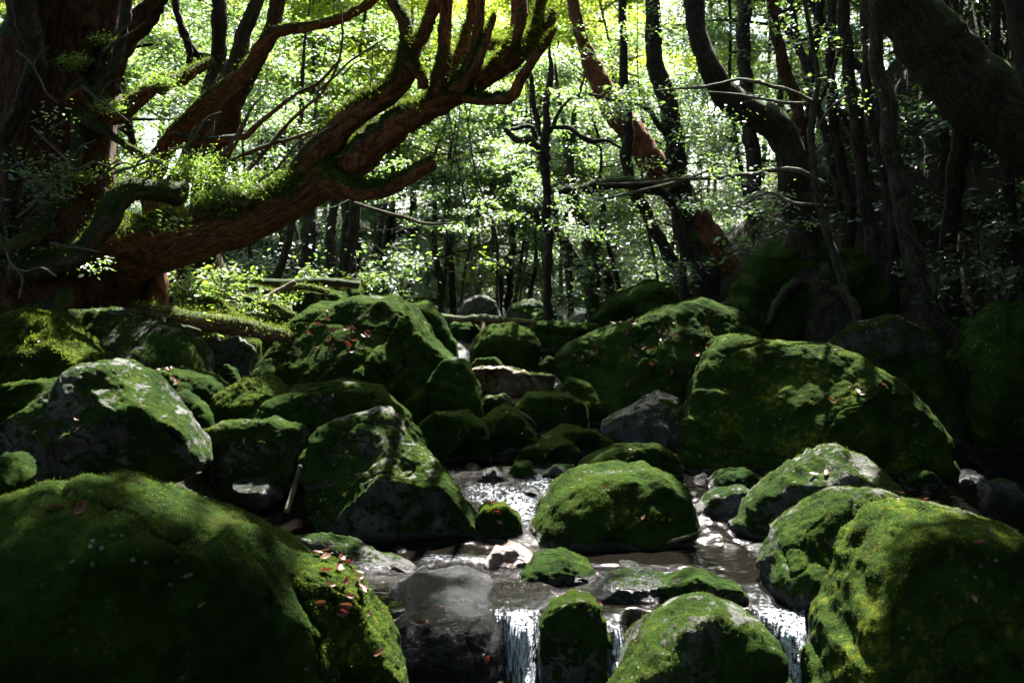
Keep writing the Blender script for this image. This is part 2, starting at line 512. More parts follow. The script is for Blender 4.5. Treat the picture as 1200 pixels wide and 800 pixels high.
BOULDERS = {}
def boulder(key, name, label, d, D, lean, mat, outline, cat="boulder", n=2.7, facets=7, rough=1.0, fuzz=None, group=None, seed=None):
    seed = seed if seed is not None else abs(hash_str(key)) % 9973
    rng = np.random.default_rng(seed)
    pts = np.array([P(x, y, d)[[0, 2]] for x, y in outline])
    c, R = radial(pts, smooth=5)
    R = R * 1.0
    pxs = max(np.ptp([q[0] for q in outline]), np.ptp([q[1] for q in outline]))
    k = 7 if pxs > 230 else 6 if pxs > 90 else 5
    U, Fc = ico(k)
    th = np.arctan2(U[:, 2], U[:, 0])
    s = np.sqrt(U[:, 0] ** 2 + U[:, 2] ** 2)
    q = 2.0 / n
    ss = s ** q
    cc = np.sign(U[:, 1]) * np.abs(U[:, 1]) ** q
    r = np.interp(np.mod(th, 2 * math.pi), np.arange(721) * 2 * math.pi / 720, np.append(R, R[0]))
    V = np.stack([r * ss * np.cos(th), D * cc, r * ss * np.sin(th)], -1)
    size = R.mean()
    # break-off faces on the side towards and away from the viewer
    for _ in range(facets):
        nv = rng.normal(0, 1, 3)
        nv[1] = -abs(nv[1]) - 0.7 if rng.random() < .75 else abs(nv[1]) + .6
        nv[2] = nv[2] * .8
        nv /= np.linalg.norm(nv)
        h = np.quantile(V @ nv, rng.uniform(.72, .92))
        over = np.maximum(0, V @ nv - h)
        V -= nv * (over * 0.9 * np.clip(np.abs(U[:, 1]) * 1.8, 0, 1))[:, None]
    V[:, 1] = np.where(V[:, 1] < 0, V[:, 1] * .75, V[:, 1]) + lean * (0.8 if lean >= .5 else .4) * V[:, 2]
    W = V + np.array([c[0], d, c[1]])
    N = vnormals(W, Fc)
    disp = size * (0.05 * fbm(W / size * 1.5, 3, seed) + 0.013 * fbm(W / size * 6, 3, seed + 9)) * rough
    sn = rng.normal(0, 1, 3) * np.array([.6, .4, 1]); sn /= np.linalg.norm(sn)
    q = (W @ sn) / size * rng.uniform(2.2, 3.6) + 0.5 * fbm(W / size * 1.3, 3, seed + 51)
    fr = q - np.floor(q)
    led = np.where(fr < .82, fr / .82, (1 - fr) / .18)                     # worn bedding ledges
    gate = np.clip(fbm(W / size * 1.1, 2, seed + 61) * 1.6 + .35, 0, 1)
    disp += size * 0.055 * rough * led * gate
    ck = np.abs(fbm(W / size * 1.25, 3, seed + 71))
    disp -= size * 0.035 * rough * np.exp(-(ck / .035) ** 2)                 # cracks
    disp -= size * 0.02 * rough * np.abs(fbm(W / size * 2.3, 2, seed + 31))
    disp += 0.008 * rough * fbm(W * 11, 3, seed + 3) + 0.003 * vnoise(W * 45, seed + 5)
    W = W + N * disp[:, None]
    # settle it into the ground
    zmin = W[:, 2].min()
    gz = float(zg(np.array([c[0]]), np.array([d]))[0]) - 0.08
    if zmin > gz:
        f = (c[1] - gz) / (c[1] - zmin)
        low = W[:, 2] < c[1]
        W[low, 2] = c[1] - (c[1] - W[low, 2]) * f
        zmin = gz
    N = vnormals(W, Fc)
    base = np.array([c[0], d, zmin])
    me = mesh(name, W - base, Fc, M[mat])
    at = me.attributes.new('wet', 'FLOAT', 'POINT')
    at.data.foreach_set('value', np.clip(1 - (W[:, 2] - zs(W[:, 1]) - .0 - .025 * fbm(W * 6, 2, seed)) / .045, 0, 1).astype(np.float32))
    o = link(name, me)
    o.location = base
    tag(o, label, cat, group)
    if fuzz:
        cnt, h, w, ragged = fuzz
        fm = M['fuzz_y'] if mat == 'mossy_y' else M['fuzz']
        tufts("moss", W, N, int(cnt * .8), h * .75, w * .55, fm, rng, o, base, seed + 1, upmin=.2, ragged=ragged + .25)
    BOULDERS[key] = (W, N, o)
    return o

def hash_str(s):
    h = 7
    for ch in s:
        h = (h * 31 + ord(ch)) % 1000003
    return h

B = boulder
# nearest row
B('B1', 'boulder', "huge dark mossy boulder filling the lower left foreground, grey flecks on its crest", 3.4, .75, .35, 'velvet',
  [(-120, 662), (-60, 617), (0, 592), (60, 582), (130, 585), (200, 599), (270, 624), (320, 659), (370, 704), (405, 747), (420, 822), (400, 922), (150, 982), (-120, 922)], fuzz=(60000, .016, .0035, .15), facets=2)
B('B2', 'boulder', "mossy shoulder of rock with red leaves, right of the huge foreground boulder", 3.55, .4, .3, 'mossy_y',
  [(325, 646), (380, 658), (425, 688), (455, 736), (478, 791), (488, 856), (440, 906), (340, 866)], fuzz=(22000, .014, .003, .1))
B('B7', 'boulder', "large mossy boulder at the lower right edge, bright ridge running down its side", 3.8, .7, .3, 'mossy_y',
  [(958, 832), (985, 752), (1015, 692), (1040, 647), (1062, 620), (1100, 612), (1150, 624), (1200, 634), (1270, 662), (1290, 782), (1260, 922), (1100, 952), (980, 902)], fuzz=(60000, .014, .003, .1), facets=3)
B('B8', 'boulder', "grey-topped mossy boulder with a hollow, between the pyramid boulder and the lower right boulder", 4.7, .55, .4, 'half',
  [(898, 670), (918, 626), (948, 600), (985, 581), (1040, 580), (1090, 588), (1150, 606), (1190, 648), (1140, 728), (1000, 768), (920, 733)], fuzz=(30000, .014, .003, .3), facets=4)
B('B6', 'boulder', "round-topped wet boulder with sunlit moss on its crown, between the two right-hand falls", 4.0, .42, .25, 'half',
  [(700, 824), (722, 782), (758, 741), (800, 717), (840, 713), (882, 728), (912, 759), (926, 814), (915, 894), (800, 924), (710, 894)], fuzz=(25000, .012, .0028, .25), facets=2)
B('B5', 'stone', "small dark block with a mossy cap and one red leaf, parting the two front falls", 4.15, .22, .2, 'half',
  [(631, 731), (645, 708), (675, 697), (705, 709), (713, 746), (708, 816), (690, 866), (640, 866), (630, 806)], fuzz=(9000, .011, .0025, .3), n=2.6)
B('B4', 'boulder', "flat wet grey boulder with leaves on top and a black overhang", 4.62, .62, .0, 'wet',
  [(440, 760), (450, 702), (490, 687), (535, 683), (574, 690), (592, 716), (598, 800), (590, 880), (450, 880), (436, 800)], n=4.2, facets=2)
B('B3', 'stone', "pale wet slab sloping into the pool behind the foreground boulder", 5.15, .3, .5, 'grey',
  [(325, 632), (380, 634), (430, 646), (492, 662), (484, 678), (420, 690), (350, 680)], n=2.4)
B('B42', 'stone', "low wet stone awash in the pool behind the small parting block", 4.65, .3, .4, 'wet', [(688, 700), (720, 680), (765, 676), (800, 690), (795, 712), (740, 722)], facets=3)
B('B42b', 'stone', "thin dark stone breaking the surface at the right of the pool", 4.55, .25, .4, 'half', [(770, 690), (815, 672), (870, 690), (890, 715), (820, 720)], facets=3)
B('B40', 'stone', "pinkish wet stone at the head of the sparkling pool", 5.2, .16, .2, 'pink', [(568, 660), (580, 643), (606, 640), (632, 656), (620, 680), (575, 680)], facets=3)
B('B41', 'stone', "low dark mossy stone beside the pinkish stone in the pool", 5.0, .25, .2, 'mossy', [(602, 682), (625, 656), (660, 649), (692, 664), (704, 690), (650, 705)], facets=2, fuzz=(5000, .01, .0025, .5))
B('B17', 'stone', "dim mossy stone cut by the left edge behind the huge foreground boulder", 5.0, .3, .2, 'mossy', [(-40, 555), (-10, 535), (15, 535), (33, 560), (20, 590), (-40, 600)])
# second row
B('B15', 'boulder', "tall slanted slab with a pale peak and lichen spots, sloping down to the pool", 5.9, .45, .55, 'half',
  [(347, 540), (362, 513), (400, 493), (440, 481), (460, 493), (492, 525), (530, 570), (560, 608), (585, 642), (545, 655), (470, 655), (400, 645), (360, 595)], n=2.6, facets=6, fuzz=(26000, .012, .003, .35))
B('B14', 'boulder', "rounded mossy boulder with a sunlit crown at the right of the small cascade", 5.9, .6, .3, 'mossy',
  [(616, 641), (625, 609), (650, 575), (682, 554), (722, 548), (770, 552), (805, 574), (817, 609), (805, 659), (720, 679), (640, 673)], facets=2, fuzz=(30000, .013, .003, .3))
B('B39', 'stone', "small mossy stone with a red leaf, tucked below the cascade against the slanted slab", 5.8, .2, .2, 'mossy_y', [(556, 605), (568, 592), (592, 589), (610, 605), (616, 638), (580, 645), (560, 630)], fuzz=(6000, .011, .0025, .3))
B('B9', 'stone', "grey lichen-spotted stone between the rounded boulder and the pyramid boulder", 6.1, .3, .2, 'grey', [(815, 600), (832, 580), (868, 569), (898, 580), (895, 640), (840, 648), (815, 625)])
B('B57', 'stone', "dim rock behind the grey lichen-spotted stone, under the great right boulder", 6.6, .3, .2, 'mossy', [(822, 575), (845, 555), (875, 550), (900, 565), (890, 600), (840, 600)])
B('B8a', 'boulder', "pyramid-shaped mossy boulder with a pale point and a brown leaf near its top", 5.8, .55, .4, 'half',
  [(862, 620), (883, 582), (920, 557), (980, 529), (1020, 540), (1050, 565), (1068, 595), (1070, 660), (980, 690), (880, 665)], facets=5, n=2.5, fuzz=(22000, .012, .003, .3))
B('B59', 'stone', "shadowed stone behind the pyramid boulder", 6.6, .3, .2, 'mossy', [(1050, 590), (1062, 558), (1090, 550), (1112, 575), (1110, 610), (1060, 615)])
B('B13', 'stone', "small grey-green stone alone in the shade near the right edge", 6.4, .2, .2, 'grey', [(1150, 590), (1158, 566), (1180, 561), (1197, 575), (1196, 606), (1160, 608)])
B('B16', 'boulder', "angular grey boulder with a sharp crest and yellow moss down its right slope, left side", 6.0, .65, .5, 'half',
  [(-30, 530), (0, 502), (45, 465), (88, 430), (120, 422), (150, 440), (190, 480), (225, 520), (245, 546), (200, 566), (120, 572), (20, 600), (-40, 590)], n=2.8, facets=7, fuzz=(24000, .012, .003, .5))
B('B25', 'boulder', "flat-topped grey stone with moss patches, left of the slanted slab", 6.45, .4, .4, 'half', [(230, 505), (260, 492), (320, 490), (358, 500), (356, 530), (345, 575), (270, 590), (238, 545)], n=3.0, fuzz=(12000, .012, .003, .4))
B('B36', 'stone', "round wet dark stone splitting the upper cascade", 6.75, .14, .1, 'wet', [(555, 570), (565, 552), (580, 549), (598, 565), (596, 584), (560, 586)], facets=2)
B('B37', 'stone', "black mossy stone just right of the wet stone in the upper cascade", 6.9, .14, .1, 'mossy', [(594, 560), (605, 542), (622, 541), (628, 560), (620, 580), (600, 578)], facets=2)
B('B38', 'stone', "small grey stone above the cascade beside the rounded mossy boulder", 6.85, .16, .2, 'grey', [(634, 555), (650, 545), (672, 546), (682, 560), (660, 570), (640, 568)], facets=2)
B('B35', 'stone', "low green rock behind the rounded boulder, two brown leaves on it", 6.9, .4, .3, 'mossy', [(672, 548), (690, 538), (722, 524), (770, 522), (797, 534), (800, 565), (700, 570)], fuzz=(7000, .012, .003, .3))
B('B33', 'stone', "dark stone with a pale lit right edge, above the cascade", 7.3, .3, .2, 'mossy', [(598, 545), (612, 525), (636, 517), (665, 516), (681, 530), (672, 556), (620, 562)], facets=4, fuzz=(6000, .012, .003, .5))
B('B34', 'stone', "green hump of moss between the dark pale-edged stone and the grey slab", 7.8, .35, .2, 'mossy', [(630, 517), (660, 501), (700, 505), (720, 520), (712, 545), (650, 545)], fuzz=(6000, .013, .003, .3))
B('B26', 'boulder', "dim round mossy boulder right of the slanted slab", 7.5, .45, .3, 'mossy', [(485, 505), (508, 481), (545, 484), (570, 502), (577, 540), (560, 570), (500, 570)], fuzz=(7000, .013, .003, .3))
B('B27', 'boulder', "pointed dark boulder in the middle of the stream bed", 7.9, .4, .2, 'mossy', [(556, 496), (575, 482), (592, 473), (610, 485), (630, 513), (642, 545), (600, 555), (565, 545)], n=2.6, facets=5, fuzz=(7000, .013, .003, .3))
B('B24', 'boulder', "long mossy dome behind the slanted slab", 6.9, .6, .3, 'mossy', [(265, 500), (305, 472), (350, 453), (400, 447), (440, 455), (475, 480), (498, 512), (507, 560), (400, 580), (290, 550)], fuzz=(18000, .013, .003, .2))
B('B31', 'boulder', "grey weathered wedge of stone lying below the leaf-strewn boulder", 8.0, .45, .5, 'grey', [(702, 497), (740, 478), (775, 462), (796, 467), (803, 490), (790, 520), (718, 522)], n=2.8, facets=6)
B('B28', 'boulder', "flat-topped green boulder with pale leaves on top, mid stream", 8.8, .5, .4, 'mossy', [(604, 478), (618, 462), (665, 464), (688, 474), (692, 500), (660, 520), (618, 512)], n=3.2, fuzz=(9000, .014, .003, .2))
B('B30', 'boulder', "plain dark boulder tucked against the leaf-strewn boulder", 9.2, .45, .3, 'mossy', [(648, 458), (668, 442), (692, 449), (708, 470), (714, 505), (665, 510)], fuzz=(5000, .014, .003, .3))
B('B29', 'stone', "small brown-green stone behind the pointed dark boulder", 9.0, .2, .2, 'half', [(562, 478), (570, 464), (592, 461), (604, 474), (596, 492), (565, 490)])
B('B22', 'boulder', "low green boulder with a pale lit cap, left of the long mossy dome", 6.9, .4, .8, 'mossy_y', [(236, 490), (250, 461), (280, 445), (310, 442), (332, 458), (330, 480), (270, 502)], fuzz=(9000, .013, .003, .2))
B('B21', 'stone', "dull brown wedge of rock behind the angular grey boulder", 6.7, .35, .3, 'half', [(180, 470), (212, 459), (238, 474), (257, 498), (225, 512), (190, 505)])
B('B20', 'boulder', "flat dark boulder with orange leaves on its mossy top, below the long grey rock", 7.0, .45, .6, 'mossy', [(155, 448), (165, 436), (200, 433), (240, 440), (264, 456), (250, 485), (180, 480)], n=2.8, fuzz=(6000, .013, .003, .5))
B('B18', 'boulder', "bright green boulder deep in feathery moss at the left edge", 7.0, .6, 1.0, 'mossy_y', [(-60, 385), (0, 363), (40, 369), (80, 393), (128, 421), (100, 455), (30, 480), (-60, 490)], fuzz=(22000, .03, .006, .0))
B('B18b', 'boulder', "yellow mossy slab at the left edge below the bright green boulder", 6.4, .4, .4, 'mossy_y', [(-40, 480), (10, 449), (58, 444), (62, 470), (30, 510), (-40, 530)], fuzz=(9000, .013, .003, .1))
B('B19', 'boulder', "long grey rock lying under the fallen log, green tuft at its left end", 7.5, .55, 1.15, 'half', [(45, 378), (70, 364), (120, 367), (180, 380), (228, 398), (249, 425), (235, 450), (150, 460), (85, 425)], fuzz=(14000, .014, .0035, .5))
# right wall of boulders
B('B10', 'boulder', "great boulder on the right with a sunlit mossy crown and black front", 7.2, .85, .5, 'mossy_y',
  [(793, 545), (799, 500), (820, 455), (845, 415), (880, 394), (930, 398), (985, 403), (1022, 415), (1060, 445), (1082, 475), (1099, 512), (1095, 560), (1000, 595), (850, 590)], fuzz=(34000, .014, .0035, .2), facets=4)
B('B11', 'boulder', "dark triangular boulder with a thin lit crest behind the great right boulder", 8.5, .8, .4, 'half', [(975, 405), (1005, 386), (1055, 371), (1090, 384), (1130, 420), (1162, 450), (1185, 490), (1200, 580), (1000, 600)], n=2.6, fuzz=(8000, .014, .0035, .7))
B('B12', 'boulder', "tall dark boulder with a mossy shelf cut by the right edge", 8.0, .7, .3, 'mossy', [(1134, 420), (1145, 376), (1170, 354), (1210, 343), (1280, 360), (1300, 560), (1150, 580)], fuzz=(9000, .016, .004, .3))
B('B32', 'boulder', "broad sloping mossy boulder strewn with red leaves, right of mid stream", 9.5, .9, .85, 'mossy',
  [(648, 420), (665, 404), (720, 385), (780, 361), (830, 353), (872, 364), (895, 395), (880, 450), (800, 490), (740, 485), (690, 455), (658, 438)], fuzz=(20000, .015, .0035, .1), facets=3)
B('B58', 'boulder', "dark root-bound mound of earth and rock under the curved trunk on the right", 10.2, 1.0, .3, 'mossy', [(855, 400), (862, 345), (890, 300), (945, 275), (1000, 300), (1050, 360), (1070, 420), (960, 450)], fuzz=(9000, .02, .004, .5), rough=1.8)
B('B58b', 'boulder', "dark hummock of moss and rock between the leaning red trunk and the far flat stone", 13.5, 1.2, .3, 'mossy', [(690, 375), (720, 350), (770, 335), (830, 335), (880, 370), (860, 420), (740, 410)], rough=1.6)
# middle and far
B('B23', 'boulder', "large mound of rock left of mid stream, orange leaves and sun on its mossy back", 9.0, .9, .8, 'mossy',
  [(295, 440), (322, 396), (360, 364), (410, 347), (455, 349), (482, 365), (505, 395), (530, 412), (548, 440), (540, 480), (450, 500), (350, 490)], fuzz=(26000, .015, .0035, .1), facets=5)
B('B23b', 'boulder', "dark rounded boulder leaning behind the large mound", 9.9, .5, .3, 'mossy', [(455, 385), (475, 358), (500, 353), (522, 375), (538, 405), (536, 440), (470, 440)], fuzz=(5000, .015, .0035, .3))
B('B23c', 'boulder', "dark smooth boulder at the right foot of the large mound", 8.7, .4, .3, 'mossy', [(500, 445), (520, 420), (545, 422), (562, 455), (566, 485), (540, 505), (505, 500)])
B('B54', 'boulder', "pale sunlit mossy rock behind the end of the fallen log", 10.6, .6, 1.0, 'half', [(288, 382), (318, 352), (360, 335), (400, 344), (412, 368), (360, 395)], fuzz=(10000, .02, .004, .2))
B('B55', 'boulder', "small green hummock where the left bank meets the stream", 11.6, .5, .8, 'mossy_y', [(365, 350), (378, 328), (405, 326), (428, 340), (425, 360), (385, 362)], fuzz=(6000, .02, .005, .0))
B('B56a', 'stone', "broken pale stone among twigs below the fallen log", 8.7, .25, .3, 'grey', [(235, 425), (248, 402), (275, 395), (298, 410), (290, 440), (250, 445)], facets=7)
B('B56b', 'stone', "small olive stone in front of the broken pale stone", 7.9, .2, .8, 'half', [(248, 445), (258, 428), (272, 432), (282, 450), (262, 460)])
B('B56c', 'stone', "sunlit mossy stone by the upturned twigs under the log", 9.0, .25, .9, 'mossy_y', [(262, 400), (275, 388), (300, 392), (308, 412), (280, 420)], fuzz=(3000, .015, .004, .0))
B('B47', 'stone', "brown water-worn slab lying across the stream with a pale lit end", 11.0, .4, .3, 'brown', [(543, 445), (552, 433), (590, 429), (630, 438), (652, 440), (650, 460), (590, 465), (552, 462)], n=2.6, facets=4)
B('B43', 'boulder', "round dome boulder with a bright green cap in mid stream", 12.1, .55, .2, 'mossy', [(551, 412), (558, 394), (575, 382), (600, 379), (622, 388), (634, 404), (630, 428), (560, 428)], facets=1, fuzz=(8000, .016, .004, .2))
B('B44', 'boulder', "wide low boulder with a flat mossy top right of the green dome", 13.0, .7, .3, 'mossy', [(612, 400), (625, 380), (660, 376), (700, 380), (722, 395), (715, 425), (620, 430)], n=2.8, fuzz=(6000, .016, .004, .3))
B('B46', 'stone', "small green hump of stone at the foot of the green dome", 11.4, .25, .2, 'mossy', [(549, 432), (558, 420), (580, 419), (595, 432), (580, 442), (555, 442)])
B('B45', 'stone', "small mossy stone between the green dome and the leaf-strewn boulder", 11.6, .25, .2, 'mossy', [(630, 428), (642, 418), (656, 420), (660, 434), (640, 440)])
B('B52', 'boulder', "shadowed mossy boulder left of the green dome, under the thin bridging log", 14.0, .5, .3, 'mossy', [(520, 395), (530, 377), (552, 376), (566, 390), (560, 412), (525, 412)])
B('B48', 'boulder', "far grey-brown boulder with a pale stripe at the bend of the stream", 16.5, .9, .3, 'grey', [(532, 372), (545, 352), (565, 345), (582, 355), (590, 375), (560, 388)], facets=5)
B('B49', 'boulder', "far grey-brown boulder with a green back, right of the striped far boulder", 16.0, .9, .3, 'half', [(590, 375), (600, 356), (622, 350), (645, 360), (652, 378), (620, 392)], facets=4)
B('B50', 'boulder', "far dark hump standing before the grey-brown far boulders", 15.0, .6, .3, 'mossy', [(618, 382), (634, 366), (650, 364), (668, 380), (660, 395), (625, 396)])
B('B51', 'boulder', "pale flat stone far up the stream on the right", 16.5, 1.0, .6, 'grey', [(662, 378), (680, 369), (725, 367), (750, 374), (745, 388), (680, 392)], n=3, facets=3)

# small stones filling the stream bed
rngs = np.random.default_rng(77)
protos = []
for q in range(5):
    U, Fc = ico(4)
    V = U * np.array([1, rngs.uniform(.7, 1.1), rngs.uniform(.55, .8)])
    for _ in range(7):
        nv = rngs.normal(0, 1, 3); nv /= np.linalg.norm(nv)
        V = V - nv * (np.maximum(0, V @ nv - np.quantile(V @ nv, rngs.uniform(.8, .93))) * .9)[:, None]
    V = V + U * (0.06 * fbm(U * 2.5, 3, 200 + q) + .015 * fbm(U * 9, 2, 300 + q))[:, None]
    protos.append(mesh("stone", V, Fc, M[['mossy', 'wet', 'half', 'grey', 'mossy'][q]]))
SMALL = [("small wet stone among the boulders of the stream bed", "wet stones in the stream bed"),
         ("small mossy stone wedged on the bank between boulders", "small mossy bank stones")]
cnt = 0
while cnt < 190:
    y = rngs.uniform(4.6, 14)
    x = rngs.uniform(-4.5, 3.6)
    r = rngs.uniform(.04, .17) * (1 + y / 20)
    z = float(zg(np.array([x]), np.array([y]))[0])
    inw = z < float(zs(y)) + 0.02
    px, py = project((x, y, z))
    if not (-50 < px < 1250 and py < 800):
        continue
    o = link("stone", protos[1 if inw and rngs.random() < .6 else rngs.choice([0, 2, 3, 4])])
    o.location = (x, y, z + r * .15 + (0.08 if inw else 0))
    o.rotation_euler = (rngs.uniform(-.3, .3), rngs.uniform(-.3, .3), rngs.uniform(0, 6.28))
    o.scale = (r, r, r)
    lb, gr = SMALL[0 if inw else 1]
    tag(o, lb, "stone", gr)
    cnt += 1

for q in range(46):
    y = rngs.uniform(4.6, 8.6)
    x = rngs.uniform(-.75, 1.6) if y > 5.4 else rngs.uniform(-.6, 1.3)
    r = rngs.uniform(.025, .085)
    o = link("stone", protos[1 if rngs.random() < .75 else 2])
    o.location = (x, y, float(zs(y)) - r * .1)
    o.rotation_euler = (rngs.uniform(-.3, .3), rngs.uniform(-.3, .3), rngs.uniform(0, 6.28))
    o.scale = (r * rngs.uniform(.9, 1.7), r, r * rngs.uniform(.6, 1))
    tag(o, SMALL[0][0], "stone", SMALL[0][1])

# ------------------------------------------------------------------ trees: tubes, leaves
def spline(pts, step=0.06):
    pts = np.asarray(pts, float)
    if len(pts) < 3:
        pts = np.stack([pts[0], (pts[0] + pts[-1]) / 2, pts[-1]])
    q = np.vstack([2 * pts[0] - pts[1], pts, 2 * pts[-1] - pts[-2]])
    out = []
    for i in range(1, len(q) - 2):
        p0, p1, p2, p3 = q[i - 1:i + 3]
        n = max(2, int(np.linalg.norm((p2 - p1)[:3]) / step))
        t = np.linspace(0, 1, n, endpoint=False)[:, None]
        out.append(0.5 * (2 * p1 + (p2 - p0) * t + (2 * p0 - 5 * p1 + 4 * p2 - p3) * t ** 2 + (3 * p1 - p0 - 3 * p2 + p3) * t ** 3))
    out.append(pts[-1:])
    return np.vstack(out)

def tube_geo(pts, seg=12, lump=0.12, groove=0.05, seed=0, step=0.06, wander=0.0):
    """pts: (n,4) world xyz and radius -> verts, quads, uv"""
    C = spline(pts, step)
    c, r = C[:, :3].copy(), np.maximum(C[:, 3], 0.001)
    if wander:
        k = np.linspace(0, 1, len(c))[:, None]
        L = np.cumsum(np.r_[0, np.linalg.norm(np.diff(c, axis=0), axis=1)])
        for ax in range(3):
            c[:, ax] += wander * r * fbm(np.stack([L * 2.2 / (r.mean() * 8 + .15), L * 0 + seed, L * 0 + ax * 7.7], -1), 3, seed)
    T = np.gradient(c, axis=0)
    T /= np.linalg.norm(T, axis=1, keepdims=True) + 1e-9
    ref = np.array([0, 1.0, 0]) if abs(T[0, 1]) < .9 else np.array([1.0, 0, 0])
    n = np.cross(T[0], ref); n /= np.linalg.norm(n)
    Ns = [n]
    for i in range(1, len(c)):
        v = Ns[-1] - T[i] * (Ns[-1] @ T[i])
        Ns.append(v / (np.linalg.norm(v) + 1e-9))
    Nn = np.array(Ns)
    Bn = np.cross(T, Nn)
    L = np.cumsum(np.r_[0, np.linalg.norm(np.diff(c, axis=0), axis=1)])
    th = np.arange(seg + 1) * 2 * math.pi / seg
    D = Nn[:, None, :] * np.cos(th)[None, :, None] + Bn[:, None, :] * np.sin(th)[None, :, None]
    base = c[:, None, :] + D * r[:, None, None]
    flat = base.reshape(-1, 3)
    rr = np.repeat(r, seg + 1)
    nz = lump * fbm(flat / (rr[:, None] * 1.6 + .02), 3, seed)
    ang = np.tile(th, len(c))
    gr = np.stack([np.cos(ang) * 4, np.sin(ang) * 4, np.repeat(L / (r.mean() * 6 + .05), seg + 1)], -1)
    nz = nz + groove * fbm(gr, 3, seed + 4)
    W = np.repeat(c, seg + 1, 0) + D.reshape(-1, 3) * (rr * (1 + nz))[:, None]
    W = W.reshape(len(c), seg + 1, 3)
    W[:, -1] = W[:, 0]
    k = len(c)
    V = np.vstack([W.reshape(-1, 3), c[:1] - T[:1] * r[0] * .3, c[-1:] + T[-1:] * r[-1] * .4])
    i = np.arange(k * (seg + 1)).reshape(k, seg + 1)
    F = np.stack([i[:-1, :-1], i[:-1, 1:], i[1:, 1:], i[1:, :-1]], -1).reshape(-1, 4)
    a, b = k * (seg + 1), k * (seg + 1) + 1
    f0 = np.stack([np.full(seg, a), i[0, 1:], i[0, :-1], i[0, :-1]], -1)
    f1 = np.stack([np.full(seg, b), i[-1, :-1], i[-1, 1:], i[-1, 1:]], -1)
    uv = np.stack([np.tile(th / (2 * math.pi), k) * np.repeat(2 * math.pi * r.mean(), k * (seg + 1)), np.repeat(L, seg + 1)], -1)
    uv = np.vstack([uv, [[0, 0]], [[0, L[-1]]]])
    return V, F, uv, (f0, f1)

def tube_mesh(name, tubes, mat, base):
    """several joined limbs of one tree part -> one mesh; triangles closing the ends"""
    Vs, Fs, Us, off = [], [], [], 0
    for V, F, uv, (f0, f1) in tubes:
        Vs.append(V - base); Us.append(uv)
        Fs.append(np.vstack([F[:, [0, 1, 2]], F[:, [0, 2, 3]], f0[:, :3], f1[:, :3]]) + off)
        off += len(V)
    return mesh(name, np.vstack(Vs), np.vstack(Fs), mat, uv=np.vstack(Us))

def pix(pts):
    """(px, py, d, rpx) -> world xyz and radius"""
    return np.array([np.r_[P(a, b, d), r * d / FPX] for a, b, d, r in pts])

def limb(name, pts, mat, parent, base, seg=14, seed=0, lump=0.14, groove=0.06, moss=0, wander=0.0, step=None, moss_mat='fuzz_y', mh=.02):
    W = pix(pts)
    step = step or max(0.02, min(0.07, W[:, 3].mean() * .45))
    t = tube_geo(W, seg, lump, groove, seed, step, wander)
    o = link(name, tube_mesh(name, [t], M[mat], base), parent)
    if moss:
        V, F = t[0], np.vstack([t[1][:, [0, 1, 2]], t[1][:, [0, 2, 3]]])
        N = vnormals(V, F)
        rng = np.random.default_rng(seed + 500)
        k = tufts("moss", V, N, moss, mh, .004, M[moss_mat], rng, o, base, seed, upmin=.1, ragged=.35)
    return o

def leaf_geo(Pn, rng, size, tilt=26, aspect=.5, face=(0.0, -0.3, 0.0)):
    """leaves lie roughly level, tipped a little towards the open stream"""
    n = len(Pn)
    yaw = rng.uniform(0, 2 * math.pi, n)
    d = np.stack([np.cos(yaw), np.sin(yaw), rng.normal(-.18, .3, n)], -1)
    d /= np.linalg.norm(d, axis=1, keepdims=True)
    up = np.tile([face[0], face[1], 1.0], (n, 1)) + rng.normal(0, math.tan(math.radians(tilt)), (n, 3)) * np.array([1, 1, .3])
    s = np.cross(up, d); s /= np.linalg.norm(s, axis=1, keepdims=True)
    u = np.cross(d, s)
    L = (size * np.clip(np.exp(rng.normal(0, .33, n)), .4, 2))[:, None]
    w = L * aspect * .5
    V = np.stack([Pn, Pn + d * L * .45 + s * w + u * L * .06, Pn + d * L - u * L * .05, Pn + d * L * .45 - s * w + u * L * .06], 1).reshape(-1, 3)
    i = np.arange(n)[:, None] * 4
    F = np.vstack([i + np.array([[0, 2, 1]]), i + np.array([[0, 3, 2]])])
    return V, F

def clusters(centres, rad, per, rng, flat=.35):
    centres = np.asarray(centres, float)
    k = np.repeat(np.arange(len(centres)), per)
    rr = np.asarray(rad, float)
    rr = np.full(len(centres), rr) if rr.ndim == 0 else rr
    off = rng.normal(0, .5, (len(k), 3)) * np.array([1, 1, flat])
    return centres[k] + off * rr[k][:, None]

def crown(name, centres, rad, per, size, mat, parent, base, rng, tilt=26, flat=.35):
    V, F = leaf_geo(clusters(centres, rad, per, rng, flat) , rng, size, tilt)
    return link(name, mesh(name, V - base, F, M[mat], smooth=False), parent)

def tree_root(pt, label, name="tree", cat="tree", group=None):
    """Empty at the foot of a tree; its foot runs into the ground"""
    x, y = pt[0], pt[1]
    z = min(float(zg(np.array([x]), np.array([y]))[0]), pt[2])
    return empty(name, (x, y, z), label, cat, group), np.array([x, y, z])

def grounded(pts):
    """add a point under the foot (first point) so that the trunk reaches into the ground"""
    px, py, d, r = pts[0]
    w = P(px, py, d)
    gz = float(zg(np.array([w[0]]), np.array([w[1]]))[0])
    if w[2] > gz - .1:
        w2 = np.array([w[0], w[1], gz - .25])
        qx, qy = project(w2)
        return [(float(qx), float(qy), d, r * 1.15)] + list(pts)
    return list(pts)

CANOPY_TREES = []          # (x, y, parent, base) of the tall trees that carry the unseen light-shaping canopy

